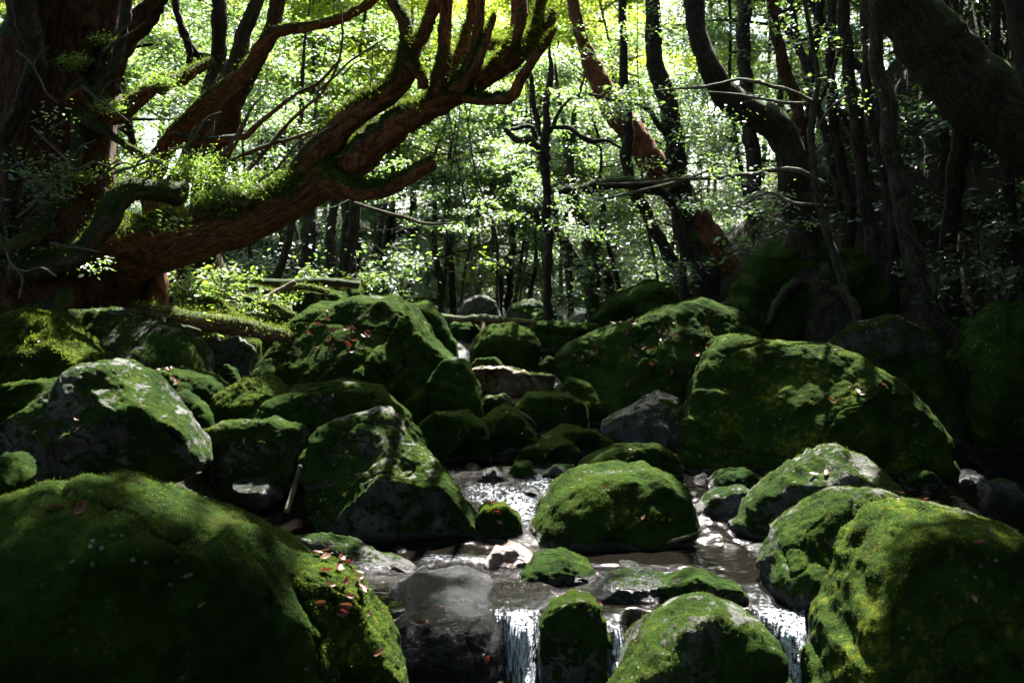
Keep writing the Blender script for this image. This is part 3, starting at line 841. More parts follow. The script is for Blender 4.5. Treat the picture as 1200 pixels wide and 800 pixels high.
def simple_tree(label, trunk, mat, branches=(), sprays=(), leafmat='leaf', leaf=.06, seed=0, name="tree", moss=0, seg=12, canopy=False, wander=.35, lump=.14, per=45, group=None, bmat=None):
    leaf *= .8; per = int(per * 1.5)
    trunk = grounded(trunk)
    w = P(*trunk[0][:3])
    root, base = tree_root(w, label, name, group=group)
    limb("trunk", trunk, mat, root, base, seg=seg, seed=seed, moss=moss, wander=wander, lump=lump, moss_mat='fuzz')
    for j, b in enumerate(branches):
        limb("branch", b, bmat or mat, root, base, seg=8, seed=seed + 20 + j, wander=wander * 1.4, lump=.2)
    if len(sprays):
        rng = np.random.default_rng(seed + 900)
        cs, rad = [], []
        for px, py, d, rp, k in sprays:
            c0 = P(px, py, d); R = rp * d / FPX
            for _ in range(k):
                cs.append(c0 + rng.normal(0, .5, 3) * R * np.array([1, 1, .8])); rad.append(.28)
        crown("crown", cs, rad, per, leaf, leafmat, root, base, rng)
    if canopy:
        top = P(*trunk[-1][:3])
        CANOPY_TREES.append((top[0], top[1], root, base))
    return root, base

# ------------------------------------------------------------------ the ancient tree on the left bank
gb = P(60, 365, 8.8)
anc, ab = tree_root(gb, "ancient red-barked tree on the left bank whose great mossy limb reaches over the stream", "ancient_tree", "tree")
D0 = 8.8
limb("trunk", grounded([(70, 350, D0, 92), (66, 300, D0, 74), (62, 230, D0, 58), (64, 150, D0, 56), (72, 80, D0, 60), (80, 0, D0, 66), (92, -120, D0, 62), (110, -420, D0, 50)]), 'bark_old', anc, ab, seg=44, seed=3, lump=.22, groove=.16, moss=5000, step=.05)
LIMBS = [
    # the great limb and its two forks
    ([(40, 325, 8.9, 48), (110, 308, 8.8, 50), (180, 288, 8.7, 40), (250, 270, 8.6, 31), (315, 246, 8.5, 27), (365, 216, 8.5, 28), (395, 195, 8.5, 26)], 30, .16, .10, 16000, 'great_limb'),
    ([(340, 226, 8.5, 18), (368, 188, 8.5, 19), (400, 152, 8.45, 18), (430, 128, 8.4, 16), (458, 108, 8.4, 15), (476, 82, 8.4, 14), (481, 55, 8.4, 13)], 24, .11, .09, 9000, 'limb'),
    ([(375, 216, 8.55, 22), (420, 188, 8.55, 24), (455, 156, 8.5, 21), (500, 126, 8.45, 17), (545, 104, 8.4, 14), (585, 80, 8.35, 12), (615, 60, 8.3, 10), (637, 42, 8.3, 9), (649, 14, 8.3, 5)], 24, .14, .09, 9000, 'limb'),
    # broken stub under the fork
    ([(385, 214, 8.4, 20), (420, 222, 8.3, 14), (455, 220, 8.25, 12), (480, 208, 8.2, 10), (497, 196, 8.2, 9), (508, 190, 8.2, 8)], 18, .18, .10, 2500, 'broken_limb'),
]
for j, (pts, sg, lu, gr, mo, nm) in enumerate(LIMBS):
    limb(nm, [(a, b, c, r * .9) for a, b, c, r in pts], 'bark_limb', anc, ab, seg=sg, seed=11 + j, lump=lu, groove=gr, moss=mo * 2, wander=.15, mh=.03)
FINGERS = [
    [(480, 62, 8.4, 15), (474, 30, 8.4, 10), (462, 0, 8.4, 9), (452, -40, 8.4, 8), (440, -200, 8.3, 6)],
    [(482, 60, 8.4, 13), (498, 30, 8.35, 10), (510, 0, 8.3, 9), (522, -60, 8.3, 8), (530, -200, 8.3, 5)],
    [(478, 75, 8.35, 11), (494, 90, 8.3, 8), (496, 102, 8.3, 8)],
    [(512, 112, 8.4, 16), (518, 80, 8.4, 12), (521, 45, 8.4, 10), (526, 0, 8.4, 9), (530, -90, 8.4, 8), (540, -220, 8.3, 5)],
    [(530, 106, 8.3, 10), (548, 75, 8.25, 9), (558, 45, 8.25, 8), (562, 15, 8.2, 7), (572, -40, 8.2, 6), (580, -140, 8.2, 4)],
    [(515, 100, 8.5, 9), (538, 66, 8.5, 9), (546, 38, 8.5, 8), (553, 10, 8.5, 8), (556, -70, 8.5, 6)],
    [(538, 104, 8.3, 9), (556, 78, 8.2, 8), (566, 55, 8.2, 7), (574, 33, 8.2, 6), (580, 18, 8.2, 3)],
    [(585, 78, 8.3, 11), (600, 52, 8.3, 9), (608, 25, 8.3, 9), (611, -5, 8.3, 8), (620, -120, 8.3, 5)],
    [(600, 70, 8.3, 9), (622, 40, 8.35, 8), (632, 12, 8.4, 7), (640, -20, 8.4, 6), (650, -110, 8.4, 4)],
    [(545, 112, 8.3, 10), (572, 116, 8.2, 9), (597, 112, 8.15, 9), (612, 90, 8.1, 8), (626, 68, 8.1, 7), (640, 50, 8.1, 6), (652, 34, 8.1, 3)],
    [(571, 52, 8.6, 9), (586, 56, 8.6, 10), (600, 48, 8.6, 8), (604, 20, 8.7, 7), (606, -30, 8.7, 6)],
]
for j, pts in enumerate(FINGERS):
    limb("branch", [(a, b, c, r * .78) for a, b, c, r in pts], 'bark_limb', anc, ab, seg=14, seed=31 + j, lump=.15, groove=.08, moss=2600, wander=.3, mh=.028)
# branches from the standing trunk, root arcs and the stump foot
BR = [
    ([(100, 135, 8.6, 22), (122, 92, 8.6, 17), (148, 48, 8.6, 14), (172, 20, 8.6, 12), (196, -20, 8.6, 10), (220, -90, 8.6, 8)], 'bark_old', 1500, 'branch'),
    ([(86, 112, 8.4, 20), (112, 128, 8.4, 14), (136, 134, 8.4, 12), (158, 118, 8.4, 9), (176, 104, 8.4, 8), (192, 97, 8.4, 8), (212, 94, 8.5, 7), (228, 82, 8.6, 6), (246, 72, 8.7, 5)], 'bark_limb', 2600, 'branch'),
    ([(186, 108, 8.4, 6), (192, 96, 8.4, 9), (194, 88, 8.4, 4)], 'bark_moss', 900, 'broken_limb'),
    ([(95, 135, 8.3, 10), (124, 155, 8.3, 5), (150, 172, 8.3, 4), (176, 186, 8.4, 4), (196, 195, 8.5, 5)], 'bark_moss', 700, 'branch'),
    ([(30, -30, 8.0, 13), (36, 30, 8.0, 12), (40, 80, 8.0, 10), (22, 130, 8.0, 8), (5, 165, 8.0, 8), (12, 195, 8.0, 8), (8, 240, 8.0, 8), (0, 300, 8.0, 9)], 'bark_dark', 500, 'branch'),
    ([(150, -40, 8.3, 6), (148, 20, 8.3, 6), (140, 60, 8.3, 6), (122, 95, 8.3, 5), (108, 120, 8.3, 4)], 'bark_grey', 300, 'branch'),
    ([(90, 132, 8.3, 6), (90, 170, 8.3, 7), (86, 200, 8.3, 6), (74, 230, 8.3, 5), (56, 262, 8.3, 6)], 'bark_moss', 900, 'root'),
    ([(215, 226, 8.5, 13), (190, 222, 8.3, 13), (160, 222, 8.1, 13), (140, 234, 8.0, 13), (124, 262, 7.95, 13), (95, 290, 7.95, 14), (62, 306, 8.0, 15), (30, 312, 8.1, 14)], 'bark_moss', 2500, 'root'),
    ([(-20, 305, 7.8, 9), (10, 292, 7.8, 9), (35, 280, 7.8, 9), (60, 262, 8.0, 8)], 'bark_moss', 900, 'root'),
    ([(118, 420, 8.9, 30), (116, 380, 8.9, 27), (112, 350, 8.9, 30), (116, 320, 8.9, 34)], 'bark_old', 0, 'root'),
    ([(-30, 400, 9.2, 40), (20, 360, 9.0, 44), (50, 320, 8.9, 40)], 'bark_old', 0, 'root'),
    ([(230, 252, 8.4, 9), (252, 240, 8.35, 10), (280, 236, 8.3, 10), (294, 240, 8.3, 9)], 'bark_moss', 1800, 'broken_limb'),
]
for j, (pts, m, mo, nm) in enumerate(BR):
    limb(nm, pts, m, anc, ab, seg=16 if pts[0][3] < 20 else 26, seed=61 + j, lump=.2, groove=.1, moss=mo, wander=.3)
rng = np.random.default_rng(4)
# small epiphyte leaves and moss cushions sitting on the limb
def cushions(spec, parent, base, mat, rng, leaf=.03, tilt=55):
    spec = [(a, b, c, r, n * 3 if leaf < .025 else n) for a, b, c, r, n in spec]
    V, F = [], []
    cs, rr, kk = [], [], []
    for px, py, d, rp, n in spec:
        c = P(px, py, d); R = rp * d / FPX
        cs.append(rng.normal(0, .5, (n, 3)) * R * np.array([1, .7, .45]) + c)
    Pn = np.vstack(cs)
    V, F = leaf_geo(Pn, rng, leaf, tilt, .5)
    o = link("epiphyte", mesh("epiphyte", V - base, F, M[mat], smooth=False), parent)
    o["kind"] = "stuff"
    return o
cushions([(85, 72, 8.2, 20, 260), (190, 96, 8.3, 16, 200), (130, 125, 8.2, 18, 160), (225, 195, 8.3, 40, 700), (270, 215, 8.3, 46, 800), (320, 210, 8.4, 30, 400), (245, 232, 8.2, 24, 300), (150, 195, 8.2, 30, 300), (95, 205, 8.2, 20, 200), (118, 45, 8.4, 14, 120)], anc, ab, 'fern', rng, .02, 60)
cushions([(40, 200, 7.9, 60, 120), (55, 225, 7.9, 30, 120), (60, 140, 7.8, 40, 60), (195, 260, 8.1, 30, 60), (110, 312, 8.1, 25, 60)], anc, ab, 'leaf', rng, .045, 40)
CANOPY_TREES.append((P(110, -420, D0)[0] - .5, 9.0, anc, ab))
CANOPY_TREES.append((-1.2, 9.5, anc, ab))

# ------------------------------------------------------------------ trees just behind the ancient tree
simple_tree("young mossy tree leaning right, its long bare branch crossing above the great limb",
            [(180, 225, 9.2, 13), (186, 195, 9.2, 12), (206, 158, 9.2, 11), (235, 125, 9.2, 10), (268, 98, 9.2, 9), (292, 80, 9.2, 8), (310, 52, 9.2, 8), (325, 38, 9.2, 7), (365, 30, 9.2, 6), (402, 20, 9.2, 6), (440, -2, 9.2, 5), (500, -60, 9.2, 4)], 'bark_limb',
            [[(205, 160, 9.1, 6), (232, 165, 9.0, 5), (262, 163, 9.0, 4), (285, 160, 8.9, 4), (310, 140, 8.9, 3), (345, 112, 8.9, 2.2), (372, 98, 8.9, 2), (400, 70, 8.9, 1.5)],
             [(205, 210, 9, 4), (222, 196, 9, 4), (236, 168, 9, 3.4), (255, 130, 9, 3), (285, 100, 9, 2)],
             [(290, 200, 8.8, 3), (310, 178, 8.8, 2.6), (345, 138, 8.8, 2), (380, 105, 8.8, 1.6), (400, 60, 8.8, 1.4), (400, 10, 8.8, 1.2)],
             [(262, 195, 8.8, 3), (300, 175, 8.8, 2.6), (350, 160, 8.8, 2), (385, 145, 8.8, 1.5)],
             [(255, 205, 8.8, 2.6), (275, 170, 8.8, 2), (292, 135, 8.8, 1.5)]], seed=101, moss=3500, wander=.2)
simple_tree("straight dark trunk rising behind the leaning young tree", [(236, 245, 10.6, 12), (240, 190, 10.6, 10), (244, 120, 10.6, 9), (252, 70, 10.6, 9), (256, 20, 10.6, 9), (262, -80, 10.6, 8), (268, -300, 10.6, 6)], 'bark_dark',
            [[(250, 75, 10.5, 6), (225, 60, 10.4, 5), (212, 30, 10.3, 4), (202, -10, 10.3, 4)], [(212, 35, 10.3, 3), (222, 60, 10.3, 4), (224, 85, 10.3, 4)]], seed=102, canopy=True)
simple_tree("slim dark trunk slanting up to the right, forked low with the straight dark trunk", [(205, 245, 10.2, 13), (214, 200, 10.2, 12), (236, 150, 10.2, 11), (262, 100, 10.2, 9), (280, 55, 10.2, 9), (300, 5, 10.2, 8), (330, -80, 10.2, 7), (350, -240, 10.2, 5)], 'bark_grey', seed=103)
simple_tree("broad red-brown trunk standing in the light behind the great limb", [(242, 260, 11.4, 15), (248, 190, 11.4, 14), (262, 150, 11.4, 14), (280, 110, 11.4, 13), (300, 75, 11.4, 11), (322, 20, 11.4, 9), (350, -100, 11.4, 8), (370, -260, 11.4, 6)], 'bark_old', seed=104, canopy=True)

# tangles of bare twigs round the ancient tree
rng = np.random.default_rng(61)
TW = [(100, 215, 8.0, 60, -25), (130, 205, 8.0, 70, -10), (150, 215, 8.1, 60, -30), (60, 180, 7.9, 70, 20), (40, 150, 7.8, 50, 40), (95, 100, 8.1, 60, 45), (20, 60, 7.8, 50, 60), (30, 215, 7.7, 60, 20),
      (300, 215, 8.3, 70, -60), (340, 195, 8.3, 80, -70), (200, 175, 8.3, 60, -40), (255, 190, 8.4, 60, -90), (60, 285, 7.7, 60, 10), (20, 255, 7.7, 50, -40), (120, 60, 8.2, 50, -40), (370, 110, 8.6, 90, -70), (380, 190, 8.4, 70, -20)]
for j, (px, py, d, ln, dy) in enumerate(TW):
    a = [(px, py, d, 1.7), (px + ln * .35, py + dy * .3 + rng.normal(0, 5), d, 1.5), (px + ln * .7, py + dy * .75 + rng.normal(0, 5), d, 1.2), (px + ln, py + dy + rng.normal(0, 6), d, .7)]
    b = [(px + ln * .35, py + dy * .3, d, 1.2), (px + ln * .5, py + dy * .3 - 14, d, 1), (px + ln * .75, py + dy * .3 - 22, d - .1, .6)]
    t = [tube_geo(pix(a), 5, .2, 0, 900 + j, .04, .6), tube_geo(pix(b), 5, .2, 0, 930 + j, .04, .6)]
    link("twig", tube_mesh("twig", t, M['twig'], ab), anc)

# ------------------------------------------------------------------ trees on the right bank
simple_tree("tall trunk bent like an S, rooted on the mound at the right",
            [(960, 345, 10.0, 34), (950, 300, 10.0, 24), (942, 250, 10.0, 19), (930, 195, 9.9, 17), (912, 160, 9.9, 18), (886, 138, 9.8, 17), (855, 118, 9.8, 15), (832, 88, 9.7, 13), (817, 50, 9.7, 11), (811, 15, 9.7, 11), (812, -30, 9.7, 11), (825, -160, 9.7, 9), (860, -380, 9.7, 6)], 'bark_dark',
            [[(935, 330, 9.8, 9), (915, 350, 9.7, 6), (900, 380, 9.6, 3)], [(965, 330, 9.8, 9), (990, 350, 9.7, 5), (1010, 385, 9.6, 3)]],
            [(840, 190, 9.6, 60, 5), (900, 240, 9.6, 60, 5)], 'leaf', .06, seed=111, moss=1500, seg=20, canopy=True)
simple_tree("leaning trunk of peeling orange-red bark, right of mid stream", [(866, 345, 13.4, 17), (858, 320, 13.4, 18), (836, 292, 13.4, 17), (805, 250, 13.4, 18), (778, 212, 13.4, 17), (752, 172, 13.4, 16), (728, 135, 13.4, 15), (705, 102, 13.4, 12), (685, 60, 13.4, 9), (670, 0, 13.4, 7), (660, -120, 13.4, 5)], 'bark_red',
            [], [(690, 70, 13.3, 50, 6)], 'leaf', .07, seed=112, seg=20, wander=.2, lump=.2)
simple_tree("dark mossy trunk standing in front of the leaning orange-red trunk", [(838, 365, 12.4, 18), (826, 325, 12.4, 15), (810, 280, 12.4, 14), (798, 225, 12.4, 13), (790, 175, 12.4, 12), (780, 120, 12.4, 11), (770, 60, 12.4, 10), (764, 0, 12.4, 9), (758, -200, 12.4, 7)], 'bark_dark',
            [[(788, 170, 12.3, 4), (760, 130, 12.2, 3), (730, 120, 12.1, 2), (690, 110, 12, 1.5)], [(796, 220, 12.3, 4), (770, 228, 12.2, 3), (730, 215, 12.1, 2)]],
            [(770, 95, 12.2, 60, 8), (745, 30, 12.2, 60, 8), (820, 240, 12.2, 50, 6), (790, 145, 12.1, 50, 6), (720, 130, 12.1, 50, 6)], 'leaf', .07, seed=113, moss=1500, canopy=True)
simple_tree("thin dark stem running along the orange-red trunk", [(800, 350, 12.8, 7), (785, 300, 12.8, 7), (760, 255, 12.8, 7), (742, 220, 12.8, 7), (736, 185, 12.8, 7), (734, 150, 12.8, 6), (732, 80, 12.8, 5), (728, -40, 12.8, 4)], 'bark_dark', [], [(745, 245, 12.6, 50, 7), (710, 290, 12.6, 50, 7)], 'leaf', .065, seed=114)
simple_tree("slender reddish trunk leaning left between the S-bent trunk and the sapling", [(975, 330, 10.6, 9), (962, 280, 10.6, 8), (948, 200, 10.6, 8), (936, 130, 10.6, 7), (920, 75, 10.6, 7), (908, 20, 10.6, 6), (900, -60, 10.6, 5), (880, -260, 10.6, 4)], 'bark_old', [[(940, 150, 10.6, 3), (965, 110, 10.5, 2.5), (985, 60, 10.5, 2)]], [(940, 40, 10.5, 50, 6)], 'leaf', .06, seed=115, canopy=True)
simple_tree("thin sapling with long bare twigs held out level over the stream", [(1005, 395, 8.9, 6), (990, 340, 8.9, 5), (972, 285, 8.9, 5), (958, 230, 8.9, 4.5), (952, 180, 8.9, 4), (952, 130, 8.9, 4), (958, 90, 8.9, 3), (950, 40, 8.9, 2.5), (940, -20, 8.9, 2)], 'bark_grey',
            [[(952, 118, 8.9, 2.4), (925, 106, 8.8, 2.2), (890, 98, 8.7, 2), (865, 93, 8.7, 1.8), (835, 100, 8.6, 1.6), (800, 104, 8.6, 1.3), (770, 106, 8.6, 1)],
             [(950, 122, 8.9, 2), (915, 120, 8.8, 1.8), (870, 112, 8.7, 1.5), (830, 108, 8.7, 1.2)],
             [(965, 215, 8.9, 3), (935, 200, 8.8, 2.8), (915, 198, 8.8, 2.6), (880, 204, 8.7, 2.4), (840, 208, 8.7, 2.2), (800, 210, 8.7, 2), (760, 214, 8.7, 1.6), (700, 216, 8.7, 1.2)],
             [(960, 240, 8.8, 2), (930, 238, 8.7, 2), (900, 226, 8.7, 1.6), (870, 240, 8.7, 1.2)],
             [(956, 150, 8.9, 2), (975, 125, 8.8, 1.6), (1000, 110, 8.8, 1.2)]],
            [(990, 110, 8.8, 30, 2), (860, 205, 8.7, 50, 3)], 'leaf', .05, seed=116, bmat='twig', per=24)
simple_tree("dark mossy bough reaching left from the thicket, dead and level, above mid stream", [(800, 330, 11.8, 4), (796, 270, 11.8, 4), (780, 228, 11.7, 5), (750, 214, 11.6, 7), (715, 216, 11.5, 7), (690, 220, 11.5, 7), (665, 224, 11.4, 5), (655, 226, 11.4, 3)], 'bark_dark', [], [(670, 218, 11.3, 22, 2)], 'leaf', .06, seed=117, moss=800)
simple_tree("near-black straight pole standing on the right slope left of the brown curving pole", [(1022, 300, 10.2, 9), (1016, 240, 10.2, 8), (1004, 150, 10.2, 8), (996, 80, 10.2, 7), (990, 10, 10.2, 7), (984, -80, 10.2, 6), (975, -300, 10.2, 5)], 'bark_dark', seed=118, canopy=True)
simple_tree("brown pole with grey bark curving down to the dark triangular boulder", [(1115, 400, 9.6, 13), (1085, 345, 9.6, 11), (1062, 280, 9.6, 10), (1048, 200, 9.6, 10), (1036, 110, 9.6, 9), (1026, 40, 9.6, 8), (1018, -40, 9.6, 8), (1000, -280, 9.6, 6)], 'bark_grey', [[(1060, 270, 9.5, 2), (1085, 300, 9.4, 2), (1105, 350, 9.3, 1.5)]], seed=119, canopy=True)
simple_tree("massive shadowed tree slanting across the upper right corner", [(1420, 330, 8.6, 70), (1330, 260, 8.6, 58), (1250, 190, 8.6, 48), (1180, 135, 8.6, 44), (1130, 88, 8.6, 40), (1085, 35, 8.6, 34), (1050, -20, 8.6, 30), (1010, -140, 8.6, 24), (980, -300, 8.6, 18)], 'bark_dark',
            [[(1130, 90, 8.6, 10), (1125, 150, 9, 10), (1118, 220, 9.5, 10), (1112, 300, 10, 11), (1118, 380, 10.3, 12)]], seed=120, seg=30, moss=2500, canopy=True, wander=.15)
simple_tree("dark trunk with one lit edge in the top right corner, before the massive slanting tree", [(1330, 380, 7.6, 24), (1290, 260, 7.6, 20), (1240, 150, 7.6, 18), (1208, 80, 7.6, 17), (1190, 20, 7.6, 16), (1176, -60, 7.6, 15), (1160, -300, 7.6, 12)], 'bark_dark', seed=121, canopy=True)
simple_tree("dim upright trunk beyond the S-bent trunk, leaves close round it", [(890, 330, 14.5, 9), (884, 250, 14.5, 9), (880, 170, 14.5, 9), (876, 90, 14.5, 8), (872, 10, 14.5, 8), (868, -100, 14.5, 6)], 'bark_grey', [], [(875, 30, 14.3, 60, 8), (860, 250, 14.2, 60, 7), (905, 200, 14.2, 50, 6)], 'leaf', .075, seed=122, canopy=True)
for j, (lb, pts) in enumerate([
        ("thin slanting pole high on the right slope, lowest of the crossing poles", [(1075, 250, 12.5, 6), (1030, 190, 12.5, 6), (985, 130, 12.5, 5), (950, 80, 12.5, 5), (915, 20, 12.5, 4), (890, -40, 12.5, 4)]),
        ("long thin pole leaning far left above the right slope, reaching the top edge", [(1090, 190, 12.9, 6), (1050, 130, 12.9, 6), (1000, 70, 12.9, 5), (960, 20, 12.9, 5), (930, -30, 12.9, 4)]),
        ("pale thin pole crossing behind the sapling on the right slope", [(1010, 330, 12.2, 6), (985, 240, 12.2, 5), (968, 160, 12.2, 5), (945, 90, 12.2, 4), (925, 0, 12.2, 4)]),
        ("crooked slim pole between the near-black pole and the brown curving pole", [(1055, 330, 11, 6), (1040, 240, 11, 6), (1025, 160, 11, 5), (1015, 90, 11, 5), (1012, -20, 11, 4)])]):
    simple_tree(lb, pts, 'bark_grey', [], [(pts[2][0], pts[2][1] - 40, pts[2][2], 60, 4)], 'leaf', .06, seed=140 + j)
# shadowed understorey behind, on the right slope
for j, (lb, px, py, d) in enumerate([("dark leafy understorey tree behind the massive slanting tree", 1150, 250, 11.5), ("dark bushy tree high on the right slope behind the crossing poles", 1080, 170, 14.5), ("dark broad tree at the right edge above the tall dark boulder", 1230, 240, 10.5),
                                     ("shadowed low tree behind the brown curving pole", 1040, 330, 12.6), ("dark tree filling the gap under the top right corner", 1180, 60, 13.0)]):
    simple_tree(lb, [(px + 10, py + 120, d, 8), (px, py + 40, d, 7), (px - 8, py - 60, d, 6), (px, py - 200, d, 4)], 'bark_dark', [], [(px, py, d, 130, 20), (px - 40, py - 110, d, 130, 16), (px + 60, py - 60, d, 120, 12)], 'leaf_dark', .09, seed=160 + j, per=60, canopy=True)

# ------------------------------------------------------------------ thin trees in the middle distance
MID = [
    ("gnarled little tree with twisted dark arms in the centre of the picture", [(642, 340, 14, 5), (643, 280, 14, 5), (641, 220, 14, 5), (640, 185, 14, 6), (641, 150, 14, 5), (640, 120, 14, 4), (646, 95, 14, 4), (644, 60, 14, 3)], 'bark_dark',
     [[(640, 186, 14, 5), (622, 168, 13.9, 6), (604, 164, 13.9, 4), (592, 152, 13.9, 3)], [(630, 172, 14, 4), (622, 150, 14, 3), (598, 152, 13.9, 2)], [(642, 150, 14, 3), (665, 150, 13.9, 3), (690, 165, 13.8, 3), (712, 165, 13.8, 2), (735, 178, 13.8, 1.5)], [(645, 155, 14, 3), (655, 130, 14, 2), (675, 110, 14, 1.5)]], [(600, 190, 14, 50, 6), (680, 140, 14, 50, 6)]),
    ("dark twin trunk leaning left at the edge of the thicket, right of the centre", [(692, 348, 16, 7), (676, 310, 16, 7), (662, 280, 16, 7), (650, 255, 16, 6), (640, 215, 16, 5), (630, 150, 16, 4), (615, 40, 16, 3)], 'bark_dark', [], [(640, 230, 15.8, 70, 9), (615, 130, 15.8, 80, 9)]),
    ("paler twin trunk leaning left just right of the dark twin", [(716, 352, 15.6, 8), (706, 315, 15.6, 7), (690, 280, 15.6, 7), (676, 245, 15.6, 6), (668, 200, 15.6, 5), (655, 110, 15.6, 4)], 'bark_grey', [], [(700, 240, 15.4, 60, 8)]),
    ("upright mossy trunk standing at the right end of the lit thicket", [(694, 345, 14.6, 8), (692, 300, 14.6, 8), (684, 262, 14.6, 8), (672, 236, 14.6, 7), (668, 190, 14.6, 5), (676, 120, 14.6, 4)], 'bark_moss', [[(692, 300, 14.5, 4), (704, 270, 14.5, 4), (708, 240, 14.5, 3)]], [(690, 280, 14.4, 60, 7)]),
    ("thin straight pole with a lit edge in the centre thicket", [(668, 345, 17.5, 3.5), (665, 290, 17.5, 3.5), (664, 230, 17.5, 2.5), (660, 150, 17.5, 1)], 'bark_grey', [], [(655, 190, 17.3, 60, 7)]),
    ("broad dark trunk seen below the great limb, left of the centre", [(410, 345, 15.5, 8), (411, 300, 15.5, 8), (415, 250, 15.5, 7), (418, 195, 15.5, 5), (424, 140, 15.5, 3), (428, 100, 15.5, 1.2)], 'bark_dark', [], [(440, 200, 15.2, 70, 9), (450, 60, 15.2, 80, 9)]),
    ("pale upright pole seen below the great limb", [(386, 335, 17, 6), (388, 280, 17, 6), (391, 235, 17, 5), (392, 180, 17, 4), (395, 120, 17, 1.2)], 'bark_grey', [], [(380, 130, 16.6, 90, 12), (400, 60, 16.6, 80, 10)]),
    ("thick brown pole at the left end of the row below the great limb", [(356, 335, 15, 9), (360, 290, 15, 9), (363, 250, 15, 8), (366, 190, 15, 5), (370, 120, 15, 1.5)], 'bark_grey', [], [(350, 120, 14.6, 90, 12), (330, 50, 14.6, 80, 10)]),
    ("slim crooked stem between the pale upright pole and the broad dark trunk", [(398, 338, 18, 4), (402, 300, 18, 4), (405, 250, 18, 3.5), (412, 160, 18, 1)], 'bark_grey', [], [(470, 120, 17.8, 80, 9)]),
    ("slanting stem with leaves at knee height, left of the row below the great limb", [(322, 335, 14, 6), (332, 300, 14, 5), (343, 255, 14, 5), (352, 180, 14, 4), (356, 60, 14, 3)], 'bark_grey', [], [(310, 140, 13.8, 80, 10), (300, 60, 13.8, 80, 10)]),
    ("leaning twiggy stem right of the broad dark trunk", [(430, 335, 16.5, 4), (440, 290, 16.5, 4), (452, 240, 16.5, 3), (470, 160, 16.5, 3)], 'bark_grey', [], [(500, 260, 16.3, 70, 10)]),
    ("slim dark stem rising through the silvery leaves left of the centre", [(530, 335, 19, 4), (526, 280, 19, 4), (524, 210, 19, 3), (535, 140, 19, 1)], 'bark_dark', [], [(540, 220, 18.8, 90, 10)]),
    ("slim stem with yellow-green leaves behind the far striped boulder", [(596, 340, 21, 4), (600, 280, 21, 4), (604, 200, 21, 2.5), (598, 110, 21, 1)], 'bark_grey', [], [(600, 260, 20.8, 80, 8)]),
]
for j, (lb, pts, m, br, sp) in enumerate(MID):
    if pts[-1][3] > 1.2:
        a, b = pts[-2], pts[-1]
        pts = pts[:-1] + [(b[0], b[1], b[2], b[3] * .6), (2 * b[0] - a[0] + 6, 1.6 * b[1] - .6 * a[1], b[2], .6)]
    simple_tree(lb, pts, m, br, sp, 'leaf_y' if 'yellow' in lb else 'leaf', .075, seed=200 + j, seg=10, per=55)

rng = np.random.default_rng(88)
thin = []
for q in range(4):
    pts = np.stack([rng.normal(0, .12, 6).cumsum(), rng.normal(0, .12, 6).cumsum(), np.linspace(-.3, 5.0, 6), np.linspace(.032, .006, 6)], -1)
    tb = [tube_geo(pts, 6, .15, 0, 700 + q, .2)]
    for b in range(7):
        h = rng.uniform(.25, .95); k = h * 5
        p0 = np.array([np.interp(k, range(6), pts[:, c]) for c in range(3)])
        a = rng.uniform(0, 6.28); L = rng.uniform(.4, 1.1)
        e = p0 + np.array([math.cos(a) * L, math.sin(a) * L, rng.uniform(.1, .6)])
        tb.append(tube_geo(np.array([np.r_[p0, .012], np.r_[(p0 + e) / 2 + rng.normal(0, .06, 3), .009], np.r_[e, .004]]), 5, .1, 0, 710 + b, .2))
    thin.append(tube_mesh("sapling", tb, M[['bark_grey', 'bark_dark', 'bark_grey', 'twig'][q]], np.zeros(3)))
for q in range(26):
    d = rng.uniform(13.5, 27)
    px = rng.uniform(300, 1000)
    w = P(px, 345, d)
    o = link("sapling", thin[q % 4])
    o.location = (w[0], d, float(zg(w[:1], np.array([d]))[0]))
    o.rotation_euler = (rng.uniform(-.12, .12), rng.uniform(-.18, .18), rng.uniform(0, 6.28))
    tag(o, "thin bare sapling stem standing in the leafy thicket", "sapling", "thin saplings in the thicket")
for j, (lb, x0, x1, d, r) in enumerate([
        ("thin dark pole right of the near-black straight pole", 1046, 1030, 10.8, 5), ("slim dark trunk leaning right beside the brown curving pole", 1090, 1120, 10.9, 6),
        ("slim dark trunk under the massive slanting tree, leaning left", 1150, 1105, 11.4, 7), ("thin dark trunk near the right edge above the mossy shelf", 1185, 1165, 9.8, 6),
        ("slim dark trunk just left of the sapling with level twigs", 930, 965, 12.6, 6), ("slim dark trunk close right of the S-bent trunk's foot", 995, 975, 11.6, 6)]):
    simple_tree(lb, [(x0, 340, d, r * 1.3), (x0 * .6 + x1 * .4 + 6, 230, d, r * 1.1), (x0 * .3 + x1 * .7 - 6, 110, d, r), (x1, -20, d, r * .8), (x1 + (x1 - x0), -250, d, r * .5)], 'bark_dark', seed=170 + j, seg=8)

